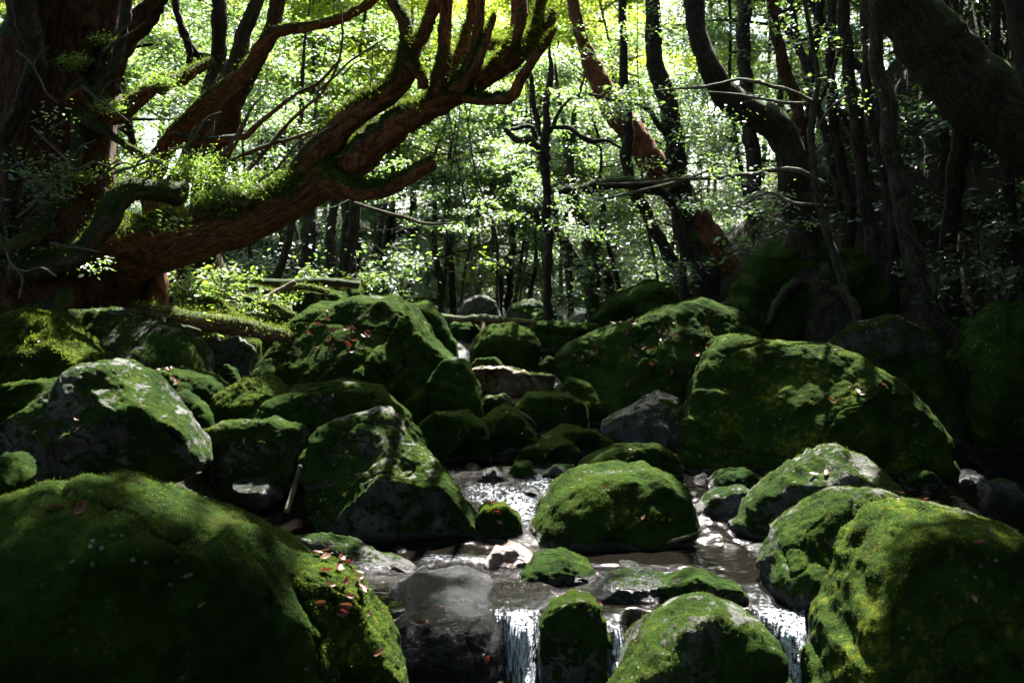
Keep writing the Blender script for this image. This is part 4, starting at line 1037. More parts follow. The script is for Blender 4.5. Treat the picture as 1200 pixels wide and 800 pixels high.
# ------------------------------------------------------------------ leafy forest behind: six kinds of tree, placed as copies
def make_forest_tree(seed, H, spread, ncl, leafmat, low, bark):
    rng = np.random.default_rng(seed)
    root = empty("tree", (0, 0, 0), "", "tree")
    z = np.linspace(0, H, 7)
    x, y = np.cumsum(rng.normal(0, .16, 7)), np.cumsum(rng.normal(0, .16, 7))
    pts = np.stack([x - x[0], y - y[0], z - .3, np.linspace(.075, .012, 7)], -1)
    tubes = [tube_geo(pts, 8, .15, .05, seed, .25)]
    cs, rad = [], []
    nb = int(10 + spread * 4)
    for b in range(nb):
        h = rng.uniform(low, .97)
        p0 = np.array([np.interp(h * H, z, pts[:, 0]), np.interp(h * H, z, pts[:, 1]), h * H - .3])
        a = rng.uniform(0, 6.28)
        L = spread * rng.uniform(.6, 1.15) * (1 - .45 * h)
        d = np.array([math.cos(a), math.sin(a), rng.uniform(-.05, .45)])
        p1 = p0 + d * L * .5 + rng.normal(0, .1, 3)
        p2 = p0 + d * L + np.array([0, 0, -.12 * L]) + rng.normal(0, .1, 3)
        tubes.append(tube_geo(np.array([np.r_[p0, .03], np.r_[p1, .02], np.r_[p2, .008]]), 5, .1, .0, seed + b, .25))
        for _ in range(max(2, int(1.4 * ncl) // nb)):
            t = rng.uniform(.35, 1.1)
            q = p0 + (p2 - p0) * t + rng.normal(0, .22, 3) * np.array([1, 1, .6])
            cs.append(q); rad.append(rng.uniform(.3, .5))
    link("trunk", tube_mesh("trunk", tubes, M[bark], np.zeros(3)), root)
    crown("crown", cs, rad, 135, .072, leafmat, root, np.zeros(3), rng, 22, .4)
    return root
KINDS = [make_forest_tree(300, 8.5, 2.1, 150, 'leaf', .2, 'bark_grey'), make_forest_tree(301, 7.2, 2.2, 140, 'leaf', .2, 'bark_dark'), make_forest_tree(302, 9.5, 2.3, 170, 'leaf', .25, 'bark_grey'),
         make_forest_tree(303, 8.0, 1.8, 150, 'leaf_y', .25, 'bark_grey'), make_forest_tree(304, 10.0, 2.4, 210, 'leaf_y', .35, 'bark_dark'), make_forest_tree(305, 5.0, 2.1, 80, 'leaf', .1, 'bark_grey')]
# (px of the stem at the foot, depth, kind, size, label)
FOREST = [
    (300, 16.0, 0, 0.56, "glossy evergreen tree behind the ancient tree's fork, nearest of the leafy trees there"),
    (190, 14.5, 1, 1.06, "low-branched evergreen tree seen between the ancient trunk and the leaning young tree"),
    (120, 15.4, 2, 0.80, "tall evergreen tree behind the ancient red trunk"),
    (250, 24.7, 4, 1.41, "tall yellow-green tree glimpsed above the leaning young tree"),
    (345, 24.6, 1, 1.02, "silvery evergreen tree beyond the row of poles under the great limb"),
    (390, 25.2, 4, 0.88, "tall yellow-green tree glowing above the fork of the great limb"),
    (450, 24.4, 5, 1.47, "low silvery evergreen bush-tree right of the broad dark trunk"),
    (480, 25.4, 0, 0.80, "silvery evergreen tree far back, framed by the mossy fingers of the limb"),
    (520, 24.8, 5, 1.47, "bushy evergreen tree over the left end of the far striped boulder"),
    (555, 37.1, 3, 2.11, "pale green tree far up the stream bed above the striped boulder"),
    (600, 25.2, 1, 0.91, "evergreen tree closing the view straight up the stream"),
    (640, 24.4, 3, 1.20, "yellow-green tree beside the gnarled little tree"),
    (650, 37.4, 4, 1.42, "tall yellow-green tree far behind the gnarled little tree"),
    (700, 24.7, 0, 0.70, "evergreen tree behind the twin leaning trunks"),
    (735, 16.3, 1, 0.69, "low evergreen tree left of the orange-red trunk's foot"),
    (760, 25.4, 2, 0.72, "tall evergreen tree far behind the orange-red trunk"),
    (830, 24.4, 0, 0.80, "evergreen tree behind the dark mossy trunk and the orange-red one"),
    (880, 15.7, 1, 0.66, "dim evergreen tree behind the S-bent trunk"),
    (930, 24.5, 2, 0.66, "tall evergreen tree glinting between the S-bent trunk and the sapling"),
    (990, 16.6, 0, 0.56, "evergreen tree glinting behind the near-black pole"),
    (1060, 24.5, 2, 0.75, "tall evergreen tree high behind the right slope"),
    (420, 38.1, 2, 1.06, "far evergreen tree showing under the fork of the great limb"),
    (570, 39.0, 2, 1.26, "farthest evergreen tree, above the bend of the stream"),
    (690, 39.4, 0, 1.35, "far evergreen tree right of the bend of the stream"),
    (310, 38.1, 0, 1.47, "far evergreen tree behind the left row of poles"),
    (820, 38.4, 4, 1.74, "far yellow-green tree over the dark mossy trunk"),
    (50, 24.5, 0, 1.44, "dim evergreen tree at the left edge behind the ancient trunk"),
    (490, 40.3, 4, 1.36, "farthest yellow-green tree, left of the bend of the stream"),
    (230, 39.7, 2, 1.11, "far evergreen tree low behind the straight dark trunk"),
    (930, 39.4, 2, 1.11, "far evergreen tree in the gap right of the S-bent trunk"),
    (335, 19.0, 5, 0.83, "low bushy evergreen tree filling the gap between the thick brown pole and the pale pole"),
    (440, 18.5, 5, 0.83, "low bushy evergreen tree right behind the leaning twiggy stem"),
    (505, 19.0, 5, 1.06, "low bushy evergreen tree at the foot of the slim dark stem"),
    (575, 20.5, 5, 1.06, "low bushy evergreen tree above the far grey-brown boulders"),
    (630, 20.0, 5, 0.78, "low bushy evergreen tree behind the gnarled little tree"),
    (705, 19.0, 5, 0.87, "low bushy evergreen tree between the twin leaning trunks and the dark hummock"),
    (790, 18.0, 5, 0.83, "low bushy evergreen tree just left of the foot of the dark mossy trunk"),
    (920, 15.5, 5, 1.00, "low bushy evergreen tree behind the foot of the S-bent trunk"),
    (410, 26.2, 3, 1.15, "pale yellow-green tree between the fork of the great limb and its longest finger"),
    (500, 27.2, 4, 0.96, "yellow-green tree spreading behind the middle fingers of the limb"),
    (560, 26.2, 3, 1.00, "pale yellow-green tree right of the limb's fingertips"),
    (610, 36.8, 4, 1.74, "tall yellow-green tree above the bend of the stream"),
    (700, 27.2, 3, 1.00, "pale yellow-green tree over the top of the orange-red trunk"),
    (340, 27.2, 4, 0.92, "yellow-green tree high behind the long bare branch of the leaning young tree"),
    (270, 26.2, 2, 0.72, "evergreen tree between the straight dark trunk and the broad red-brown trunk"),
    (455, 25.2, 0, 0.70, "evergreen tree under the great limb's fork, behind the low bushes"),
    (660, 25.8, 0, 0.87, "evergreen tree behind the dark twin trunk"),
    (760, 24.8, 1, 0.94, "evergreen tree behind the bare bough above mid stream"),
    (850, 25.8, 2, 0.75, "tall evergreen tree right of the orange-red trunk, far back"),
    (540, 37.6, 0, 1.52, "far evergreen tree left of the gnarled little tree"),
    (380, 39.2, 0, 1.47, "far evergreen tree behind the row of poles under the limb"),
    (150, 25.8, 3, 1.92, "pale yellow-green tree behind the mossy branch of the ancient trunk"),
    (960, 26.8, 3, 1.30, "pale green tree behind the crossing poles of the right slope"),
    (360, 21.5, 4, .92, "fresh yellow-green tree above the great limb's root, right of the broad red-brown trunk"),
    (425, 20.8, 3, 1.15, "fresh yellow-green tree right behind the fork of the great limb"),
    (290, 22.0, 3, 1.2, "fresh yellow-green tree behind the tip of the broad red-brown trunk"),
    (480, 22.5, 4, .95, "fresh yellow-green tree behind the limb's upright fingers"),
    (715, 22.0, 3, 1.15, "fresh yellow-green tree behind the orange-red trunk's upper half"),
    (640, 23.0, 4, .9, "fresh yellow-green tree above the gnarled little tree's arms"),
    (300, 38.0, 4, 1.6, "tall yellow-green tree far back, over the crossing bare branch"),
    (440, 40.0, 3, 1.9, "tall pale tree far back between the first two fingers of the limb"),
    (600, 42.0, 4, 1.6, "tallest yellow-green tree far back, right of the limb's fingertips"),
    (740, 39.0, 3, 1.9, "tall pale tree far back over the dark mossy trunk's top"),
    (180, 30.0, 3, 1.6, "tall pale tree far back, left of the straight dark trunk"),
    (60, 27.0, 4, 1.5, "tall yellow-green tree behind the ancient trunk's top"),
    (890, 38.0, 4, 1.6, "tall yellow-green tree far back beside the S-bent trunk's top"),
]
rf = np.random.default_rng(9)
used = set()
for px, d, k, sc, lb in FOREST:
    w = P(px, 350, d)
    o = KINDS[k] if k not in used else copy_tree(KINDS[k])
    used.add(k)
    o.location = (w[0], d, float(zg(np.array([w[0]]), np.array([d]))[0]))
    o.rotation_euler = (rf.uniform(-.06, .06), rf.uniform(-.06, .06), rf.uniform(-.7, .7))
    o.scale = (sc * rf.choice([-1, 1]), sc, sc * rf.uniform(.93, 1.08))
    tag(o, lb, "tree", "leafy trees of the sunlit forest behind")

# far-off wood closing the valley: reads as one mass
rng = np.random.default_rng(33)
cs, rad = [], []
for _ in range(5200):
    y = rng.uniform(46, 62)
    x = rng.uniform(-.75, .75) * y
    gz = float(zg(np.array([x]), np.array([y]))[0])
    cs.append((x, y, gz + rng.uniform(0, 1) ** 1.1 * 27)); rad.append(rng.uniform(.9, 1.5))
V, F = leaf_geo(clusters(cs, rad, 50, rng, .5), rng, .24, 25)
fresh = fbm(V[::4] * np.array([.22, .1, .22]), 2, 12) + np.clip((V[::4, 2] - 11) / 9, -.6, .6) > 0.1
tag(link("distant_wood", mesh("distant_wood", V, F, [M['leaf'], M['leaf_y']], smooth=False, mat_index=np.r_[fresh, fresh].astype(int))), "far-off leafy wood closing the valley behind all the nearer trees", "wood", kind="stuff")

# undergrowth hiding the forest floor further back
cs, rad = [], []
for _ in range(1500):
    y = rng.uniform(14.5, 40)
    x = rng.uniform(-.5, .42) * y
    if abs(x + .5) < 1.1 and y < 20: continue
    cs.append((x, y, float(zg(np.array([x]), np.array([y]))[0]) + abs(rng.normal(.1, .5)))); rad.append(rng.uniform(.3, .6))
V, F = leaf_geo(clusters(cs, rad, 70, rng, .4), rng, .075, 24)
tag(link("undergrowth", mesh("undergrowth", V, F, M['leaf'], smooth=False)), "low leafy undergrowth covering the forest floor beyond the boulders", "undergrowth", kind="stuff")
# unseen leaf ring added at the sides and behind the viewer, blocking sky light
cs, rad = [], []
for _ in range(1500):
    a = rng.uniform(math.radians(150), math.radians(390))
    r = rng.uniform(9, 17)
    x, y = r * math.cos(a) * 1.25, r * math.sin(a) - 1
    if y > 3 and abs(x) < 10: continue
    if x < -8 and _ % 2: y = rng.uniform(4, 20); x = rng.uniform(-.75, -.56) * y - 3.5
    cs.append((x, y, float(zg(np.array([x]), np.array([y]))[0]) + rng.uniform(0, 12))); rad.append(rng.uniform(.8, 1.3))
V, F = leaf_geo(clusters(cs, rad, 44, rng, .5), rng, .3, 40)
tag(link("sky_blocking_leaves", mesh("sky_blocking_leaves", V, F, M['leaf_dark'], smooth=False)), "unseen ring of dark leaves added round both sides and behind to block sky light", "wood", kind="stuff")

# ------------------------------------------------------------------ overhead canopy: unseen crowns on the tall trees, shaped to cast dapple and shade
LIT = [(100, 380, 7.5, .4), (205, 395, 7.5, .4), (300, 350, 10.2, .5), (270, 395, 8.8, .5), (230, 330, 10, .5), (60, 568, 3.5, .2), (190, 575, 3.5, .22), (280, 606, 3.5, .2), (600, 700, 4.7, .4), (640, 668, 5.1, .35), (740, 672, 5.1, .4), (850, 700, 4.7, .3), (690, 545, 5.9, .3), (1080, 490, 7.2, .4), (830, 440, 7.2, .4), (430, 350, 9, .4), (320, 400, 8.8, .3), (60, 400, 7.0, .6), (20, 460, 6.4, .35), (150, 385, 7.5, .8), (120, 440, 6, .35), (160, 470, 6, .6), (225, 525, 6, .4), (300, 505, 6.4, .45), (400, 492, 5.9, .4), (460, 525, 5.9, .4),
       (560, 610, 5.8, .35), (200, 440, 7.5, .3), (310, 450, 7.3, .35), (265, 405, 8.6, .5), (350, 350, 10.5, .7), (240, 345, 9.5, .6), (400, 375, 9, .55), (515, 405, 9, .4),
       (590, 600, 6.2, .45), (520, 660, 5.2, .55), (600, 730, 4.3, .45), (580, 690, 4.8, .4), (720, 550, 5.9, .45), (780, 570, 5.9, .4), (880, 410, 7.2, .6), (950, 425, 7.2, .5),
       (1040, 460, 7.2, .6), (980, 545, 5.8, .5), (1000, 590, 4.9, .45), (1060, 630, 4.3, .45), (1010, 700, 3.9, .35), (945, 740, 4.1, .35), (830, 710, 4.0, .4), (670, 700, 4.2, .3),
       (435, 690, 3.6, .4), (470, 745, 3.5, .35), (730, 390, 9.5, .5), (840, 365, 9.5, .4), (600, 390, 12.5, .45), (700, 372, 16, .8), (650, 380, 13, .4),
       (130, 125, 8.4, .35), (240, 215, 8.5, .6), (330, 215, 8.5, .5), (390, 150, 8.5, .5), (460, 100, 8.4, .5), (480, 60, 8.4, .4), (530, 80, 8.4, .5), (590, 70, 8.3, .5), (640, 40, 8.2, .4), (480, 205, 8.2, .3),
       (90, 190, 8.5, .35), (300, 80, 9.2, .5), (380, 30, 9.2, .5), (225, 130, 9.2, .5)]
SHADE = [(500, 700, 4.55, .4), (550, 715, 4.4, .3), (880, 310, 10.2, .7), (930, 300, 10.2, .8), (970, 330, 10.0, .7), (750, 345, 13.4, .8), (810, 345, 13.4, .8), (60, 640, 3.4, .6), (200, 640, 3.4, .6), (290, 650, 3.4, .4), (400, 475, 6.9, .5), (1180, 680, 3.7, .4), (530, 510, 7.5, .4), (600, 500, 7.9, .5),
         (650, 470, 8.8, .4), (670, 520, 7.6, .5), (690, 470, 9.2, .3), (1130, 440, 8.4, .6), (1180, 400, 8, .5)]
LP = np.array([P(a, b, d) for a, b, d, r in LIT]); LR = np.array([q[3] for q in LIT])
rc = np.random.default_rng(21)
cand = []
for _ in range(9500):
    x, y = rc.uniform(-12, 17), rc.uniform(-9, 34)
    if y > 21 and x < 3.5: continue
    zlow = max(7.0, CAMZ + .345 * max(y, 0) + 1.3)
    if x > 4.5: zlow = max(6.0, zlow - 2.2)
    cand.append((x, y, zlow + abs(rc.normal(0, 1.1))))
C = np.array(cand)
keep = np.ones(len(C), bool)
for p, r in zip(LP, LR):
    q = p + S * ((C[:, 2] - p[2]) / S[2])[:, None]
    d = np.linalg.norm((q - C)[:, :2], axis=1)
    keep &= d > r + .35
# patchy openness over the stream corridor
g0 = C - S * (C[:, 2] / S[2])[:, None]
op = fbm(np.stack([g0[:, 0] * .9, g0[:, 1] * .9, g0[:, 0] * 0], -1), 2, 71)
corr = (g0[:, 0] > -4.5) & (g0[:, 0] < 2.9) & (g0[:, 1] > 2.5)
keep &= ~(corr & (op > .35))
gx = C[:, 0] - S[0] / S[2] * (C[:, 2] - 3); gy = C[:, 1] - S[1] / S[2] * (C[:, 2] - 3)
keep &= ~((C[:, 1] > 17) & (gx < 4.2))
keep &= ~((gy > 10.5) & (gx > -6) & (gx < 3.6) & (rc.random(len(C)) < .75))
C = C[keep]
extra = []  # leaf clumps added on the sun's path to darken the SHADE spots
for a, b, d, r in SHADE:
    p = P(a, b, d)
    for _ in range(int(22 * r / .5)):
        h = rc.uniform(7.6, 10.5)
        q = p + S * ((h - p[2]) / S[2]) + np.r_[rc.normal(0, r * .55, 2), 0]
        if q[2] > CAMZ + .345 * q[1] + .6:
            extra.append(q)
C = np.vstack([C, np.array(extra)])
tx = np.array([[t[0], t[1]] for t in CANOPY_TREES])
own = np.argmin(((C[:, None, :2] - tx[None]) ** 2).sum(-1), axis=1)
for j, (x, y, root, base) in enumerate(CANOPY_TREES):
    cs = C[own == j]
    if len(cs):
        Pn = clusters(cs, .7, 46, rc, .35)
        ok = np.ones(len(Pn), bool)
        for p, r in zip(LP, LR):
            q = p + S * ((Pn[:, 2] - p[2]) / S[2])[:, None]
            ok &= np.linalg.norm((q - Pn)[:, :2], axis=1) > r
        V, F = leaf_geo(Pn[ok], rc, .15, 30)
        link("crown", mesh("crown", V - base, F, M['leaf_dark'], smooth=False), root)  # out of view; leaves cut away where sun must reach the LIT spots

# ------------------------------------------------------------------ logs, twigs, undergrowth
def log(name, label, pts, mat, seed, seg=16, moss=0, cat="log", branches=()):
    W = pix(pts)
    base = W[0, :3].copy()
    t = [tube_geo(W, seg, .14, .08, seed, max(.02, W[:, 3].mean() * .5), .15)]
    for b in branches:
        t.append(tube_geo(pix(b), 8, .2, .05, seed + 1, .04, .3))
    o = link(name, tube_mesh(name, t, M[mat], base))
    o.location = base
    tag(o, label, cat)
    if moss:
        V, F = t[0][0], np.vstack([t[0][1][:, [0, 1, 2]], t[0][1][:, [0, 2, 3]]])
        tufts("moss", V, vnormals(V, F), moss, .02, .004, M['fuzz_y'], np.random.default_rng(seed), o, base, seed, upmin=.1, ragged=.4)
    return o
log("fallen_log", "long mossy fallen log on the left bank above the long grey rock", [(138, 360, 8.9, 9), (190, 368, 8.85, 10), (250, 378, 8.8, 11), (300, 386, 8.7, 10), (335, 394, 8.6, 7)], 'log', 401, moss=3500)
log("fallen_branch", "thin pale branch lying under the fallen log", [(138, 372, 8.6, 3), (180, 380, 8.55, 4), (215, 384, 8.5, 4), (235, 388, 8.5, 2)], 'log', 402, seg=10, cat="branch")
log("fallen_log", "thin bare log bridging the stream below the far boulders", [(455, 362, 14.2, 5), (500, 371, 14.1, 6), (540, 375, 14, 5), (565, 374, 14, 6), (610, 377, 14, 4), (640, 379, 14, 3)], 'log', 403, seg=10, branches=[[(565, 374, 14, 3), (566, 386, 13.8, 3), (562, 395, 13.7, 2)]])
log("dead_branch", "pale forked branch propped against the sunlit rock on the left bank", [(262, 384, 9.6, 4), (285, 366, 9.7, 4), (320, 345, 9.9, 4), (345, 330, 10, 3)], 'twig', 404, seg=8, cat="branch", branches=[[(275, 375, 9.6, 3), (300, 370, 9.6, 3), (318, 372, 9.5, 2)]])
log("dead_branch", "dark mossy bough lying along the left bank above the sunlit rock", [(240, 322, 10.4, 4), (285, 330, 10.5, 5), (330, 332, 10.6, 5), (380, 330, 10.8, 5), (420, 334, 11, 4)], 'bark_moss', 405, seg=10, cat="branch")
log("twig", "short stick poking out of the water right of the rounded mossy boulder", [(770, 640, 5.6, 2), (800, 630, 5.5, 2.4), (822, 622, 5.5, 1.5)], 'twig', 406, seg=6, cat="twig")
log("twig", "grey stick standing in the dark gap left of the slanted slab", [(335, 600, 5.6, 3), (345, 570, 5.7, 3), (352, 545, 5.7, 2.4)], 'twig', 407, seg=6, cat="twig")
log("twig", "short pale stick in front of the pointed dark boulder", [(606, 480, 8.3, 1.5), (620, 490, 8.2, 2), (628, 498, 8.2, 1.4)], 'twig', 408, seg=6, cat="twig")
log("dead_branch", "bare arching twig standing by the ancient tree's root at the left edge", [(22, 350, 7.4, 1.6), (26, 325, 7.4, 1.6), (12, 308, 7.4, 1.6), (8, 296, 7.4, 1.2)], 'twig', 409, seg=6, cat="twig", branches=[[(10, 312, 7.4, 1.6), (30, 318, 7.4, 1.6), (50, 314, 7.4, 1.4), (66, 324, 7.4, 1.2)]])
for j, (lb, pts) in enumerate([
        ("bare twig hanging across the silvery leaves below the broken stub", [(415, 238, 9.5, 2), (440, 246, 9.5, 2), (470, 254, 9.5, 1.8), (500, 262, 9.5, 1.6), (530, 262, 9.5, 1)]),
        ("long pale twig slung between trunks in the centre", [(700, 235, 10.5, 1.2), (740, 226, 10.4, 1.6), (790, 214, 10.3, 1.6), (840, 196, 10.2, 1.4), (880, 175, 10.1, 1)])]):
    log("twig", lb, pts, 'twig', 420 + j, seg=6, cat="twig")

def plant(label, px, py, d, hpx, n, leaf, mat, seed, wide=1.0, name="shrub", cat="shrub", group=None):
    """low leafy plant: several stems with leaves along them"""
    rng = np.random.default_rng(seed)
    b = P(px, py, d)
    b[2] = min(b[2], float(zg(b[:1], b[1:2])[0])) if b[2] - float(zg(b[:1], b[1:2])[0]) < .6 else b[2]
    H = hpx * d / FPX
    root = empty(name, b, label, cat, group)
    tubes, pts = [], []
    for s in range(n):
        a = rng.uniform(0, 6.28)
        L = H * rng.uniform(.6, 1.1)
        e = np.array([math.cos(a) * wide * L * rng.uniform(.2, .8), math.sin(a) * wide * L * rng.uniform(.2, .8), L])
        st = np.array([[0, 0, -.05, .006], [*(e * [.3, .3, .6]), .005], [*e, .002]])
        tubes.append(tube_geo(st, 5, .1, 0, seed + s, .1))
        t = np.sqrt(rng.uniform(.05, 1, 16))[:, None]
        q = np.array([0, 0, 0]) * (1 - t) + e * t
        pts.append(q + rng.normal(0, .06 * (H + .2), (16, 3)))
    link("stem", tube_mesh("stem", tubes, M['twig'], np.zeros(3)), root)
    V, F = leaf_geo(np.vstack(pts), rng, leaf, 34, .45)
    link("foliage", mesh("foliage", V, F, M[mat], smooth=False), root)
    return root
plant("bright sunlit leafy shrub under the great limb, behind the fallen log", 222, 372, 9.6, 58, 26, .07, 'fern', 501, 1.0)
plant("sunlit leafy shrub with pale leaves right of the brightest shrub under the great limb", 262, 372, 10.0, 60, 26, .07, 'fern', 502, 1.0)
plant("green shrub glinting at the foot of the poles below the great limb", 300, 345, 12, 60, 18, .08, 'leaf', 503, 1.2)
plant("glossy little shrub growing against the ancient trunk at the left", 52, 250, 7.9, 70, 12, .05, 'leaf', 504, 1.0)
plant("dark fern-like plant at the foot of the ancient tree at the left edge", 12, 330, 7.8, 100, 16, .06, 'leaf_dark', 505, .8)
plant("glossy shrub at the foot of the dark mossy trunk", 800, 345, 12, 45, 14, .08, 'leaf', 506, 1.3)
plant("green shrub at the foot of the leaning orange-red trunk", 880, 335, 12.6, 80, 18, .07, 'leaf', 507, 1.0)
plant("low shrub in the shade left of the dark hummock", 690, 350, 14.5, 60, 14, .09, 'leaf', 508, 1.2)
plant("fern tuft on the mossy shelf at the right edge", 1180, 350, 8.1, 40, 14, .06, 'leaf_dark', 509, 1.2, "fern", "fern")
plant("dark shrub on the slope behind the dark triangular boulder", 1090, 370, 9.6, 80, 20, .07, 'leaf_dark', 510, 1.2)
plant("dim shrub on the slope under the massive slanting tree", 1150, 330, 9.8, 90, 20, .07, 'leaf_dark', 511, 1.2)
plant("small shrub at the water's far left, under the silvery bush-trees", 470, 345, 15, 60, 16, .09, 'leaf', 512, 1.4)
plant("small yellow-green shrub by the far boulders", 560, 345, 17.5, 50, 14, .09, 'leaf_y', 513, 1.4)

for j, (lb, px, py, d, h) in enumerate([("bright fern tuft right of the two sunlit shrubs", 292, 378, 9.6, 34), ("bright fern tuft at the far end of the fallen log", 330, 372, 10.0, 30), ("bright fern tuft by the broken pale stone", 246, 398, 8.9, 26),
                                        ("bright fern tuft under the ancient tree's great limb, near its stump foot", 175, 362, 9.4, 30), ("bright fern tuft on the bank above the pale sunlit rock", 372, 342, 11.0, 28), ("bright fern tuft beside the green hummock", 425, 345, 12.0, 28)]):
    plant(lb, px, py, d, h, 16, .05, 'fern', 570 + j, 1.6, "fern", "fern")
for j, (lb, pts) in enumerate([("green mossy root snaking over the left bank towards the large mound", [(205, 345, 9.8, 3), (245, 352, 9.7, 4), (285, 350, 9.7, 4), (318, 358, 9.6, 4), (345, 370, 9.5, 3)]),
                               ("green mossy root looping below the dark bough on the left bank", [(290, 335, 10.4, 3), (320, 342, 10.3, 4), (350, 336, 10.4, 4), (385, 342, 10.5, 3)]),
                               ("thin mossy root leaning against the fallen log", [(258, 352, 9.3, 3), (270, 366, 9.2, 3), (290, 378, 9.0, 3), (300, 392, 8.8, 2)])]):
    log("mossy_root", lb, pts, 'bark_moss', 590 + j, seg=10, moss=1200, cat="root")
rs = np.random.default_rng(19)
for q in range(16):
    d = rs.uniform(9, 16); px = rs.uniform(960, 1230)
    w = P(px, 300, d)
    w[2] = float(zg(w[:1], w[1:2])[0])
    qx, qy = project(w)
    plant("dark evergreen shrub in the shade of the right slope", float(qx), float(qy), d, rs.uniform(70, 120), 16, .08, 'leaf_dark', 540 + q, 1.1, group="dark shrubs on the right slope")
# ------------------------------------------------------------------ fallen leaves
def leaf_mesh(mat, seed):
    """a dry curled leaf: pointed oval with uneven edge, a midrib fold and a short stalk"""
    rng = np.random.default_rng(seed)
    n = 7
    u = np.linspace(-1, 1, n)
    w = .52 * np.sqrt(np.clip(1 - u ** 2, 0, 1)) * (1 - .25 * u) * rng.uniform(.75, 1.15, n)
    curl = rng.uniform(.1, .45)
    mid = np.stack([u, .08 * np.sin(2 * u), curl * u ** 2], -1)
    a = mid + np.stack([0 * u, w, w * rng.uniform(.2, .7)], -1)
    b = mid - np.stack([0 * u, w * .9, -w * rng.uniform(.1, .8)], -1)
    V = np.vstack([mid, a, b, [[-1.5, 0, curl + .1]], [[-1.48, .05, curl + .1]]])
    F = []
    for i in range(n - 1):
        F += [[i, i + 1, n + i + 1], [i, n + i + 1, n + i], [i, 2 * n + i + 1, i + 1], [i, 2 * n + i, 2 * n + i + 1]]
    F.append([0, 3 * n, 3 * n + 1])
    return mesh("fallen_leaf", V, np.array(F), M[mat], smooth=False)
LEAVES = {k: [leaf_mesh(k, 600 + i) for i in range(4)] for k in ('fall_red', 'fall_brown', 'fall_pink')}
def scatter(key, n, box, label, group, kinds, size, seed):
    W, N, o = BOULDERS[key]
    rng = np.random.default_rng(seed)
    px, py = project(W)
    face = (N * (np.array([0, 0, CAMZ]) - W)).sum(1) > 0
    ok = np.nonzero((px > box[0]) & (px < box[2]) & (py > box[1]) & (py < box[3]) & (N[:, 2] > .15) & face)[0]
    if not len(ok):
        return
    for i in rng.choice(ok, n):
        k = kinds[rng.integers(len(kinds))]
        l = link("fallen_leaf", LEAVES[k][rng.integers(4)])
        nn = N[i] + rng.normal(0, .25, 3)
        l.location = W[i] + N[i] * .012
        q = Vector(nn).to_track_quat('Z', 'Y').to_euler()
        l.rotation_euler = q
        l.rotation_euler.rotate_axis('Z', rng.uniform(0, 6.28))
        s = size * rng.uniform(.4, .85)
        l.scale = (s, s, s)
        tag(l, label, "leaf", group)
lit = np.random.default_rng(71)
for q in range(90):
    y = lit.uniform(4.4, 10); x = lit.uniform(-3.6, 3.2)
    z = float(zg(np.array([x]), np.array([y]))[0])
    if z < float(zs(y)) + .01: continue
    l = link("fallen_leaf", LEAVES['fall_brown'][lit.integers(4)])
    l.location = (x, y, z + .012)
    l.rotation_euler = (lit.normal(0, .25), lit.normal(0, .25), lit.uniform(0, 6.28))
    k = lit.uniform(.018, .035); l.scale = (k, k, k)
    tag(l, "brown leaf lying on the ground between the boulders", "leaf", "leaf litter between the boulders")
stray = np.random.default_rng(70)
R_, B_, K_ = 'fall_red', 'fall_brown', 'fall_pink'
scatter('B32', 60, (660, 370, 860, 470), "small red or pale fallen leaf on the broad sloping mossy boulder", "fallen leaves on the broad sloping boulder", [R_, R_, K_, B_], .045, 1)
scatter('B2', 22, (370, 645, 430, 720), "red fallen leaf in the hollow beside the huge foreground boulder", "red leaves in the foreground hollow", [R_, R_, B_], .035, 2)
scatter('B2', 1, (425, 755, 450, 785), "single curled brown leaf low on the foreground shoulder of rock", None, [B_], .04, 3)
scatter('B1', 5, (60, 555, 140, 600), "brown-pink leaf lying on the crest of the huge foreground boulder", "leaves on the crest of the huge boulder", [K_, B_], .04, 4)
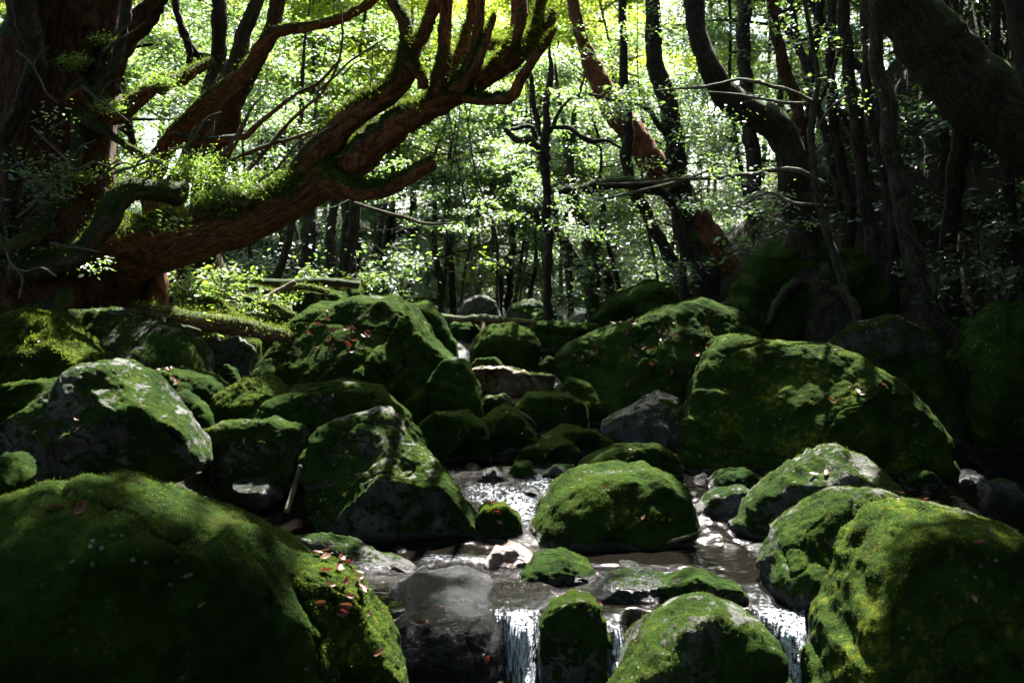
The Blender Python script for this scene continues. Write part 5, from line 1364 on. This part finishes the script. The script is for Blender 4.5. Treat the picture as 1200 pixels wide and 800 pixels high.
scatter('B1', 1, (150, 690, 260, 760), "lone brown leaf on the dark face of the huge foreground boulder", None, [B_], .028, 5)
scatter('B4', 5, (450, 675, 570, 760), "orange-brown leaf on the flat wet grey boulder", "leaves on the flat wet boulder", [B_, R_], .036, 6)
scatter('B5', 1, (670, 690, 700, 715), "one red leaf on the mossy cap of the small parting block", None, [R_], .03, 7)
scatter('B39', 4, (560, 590, 585, 615), "red leaf on the small stone below the cascade", "red leaves on the small stone below the cascade", [R_], .045, 8)
scatter('B23', 26, (355, 365, 435, 415), "orange leaf on the back of the large mound of rock", "orange leaves on the large mound", [B_, R_], .05, 9)
scatter('B20', 16, (160, 430, 215, 450), "orange leaf on the flat dark boulder below the long grey rock", "orange leaves on the flat dark boulder", [R_, B_], .045, 10)
scatter('B19', 12, (150, 365, 215, 395), "rust-coloured leaf on the long grey rock", "leaves on the long grey rock", [B_, K_], .04, 11)
scatter('B35', 4, (740, 520, 790, 545), "brown leaf on the low green rock behind the rounded boulder", "leaves on the low green rock", [B_], .045, 12)
scatter('B8a', 2, (940, 530, 985, 560), "brown leaf near the point of the pyramid boulder", "leaves on the pyramid boulder", [B_], .045, 13)
scatter('B8', 6, (1040, 575, 1150, 605), "brown leaf along the grey top beside the hollow", "leaves on the grey-topped boulder", [B_, R_], .04, 14)
scatter('B10', 8, (960, 400, 1070, 480), "brown leaf caught in the moss of the great right boulder", "leaves on the great right boulder", [B_, K_], .035, 15)
scatter('B28', 3, (625, 465, 680, 490), "pale leaf on the flat-topped green boulder", "pale leaves on the flat-topped boulder", [K_], .04, 16)
for j, k in enumerate(['B1', 'B14', 'B15', 'B16', 'B24', 'B25', 'B26', 'B27', 'B33', 'B34', 'B30', 'B6', 'B7', 'B8', 'B8a', 'B10', 'B43', 'B44', 'B22', 'B18', 'B23', 'B32', 'B31', 'B9', 'B4', 'B3']):
    scatter(k, int(stray.integers(2, 5)), (0, 300, 1200, 800), "stray brown leaf lying alone on a stream boulder", "stray leaves on the stream boulders", [B_, B_, R_, K_], .026, 50 + j)
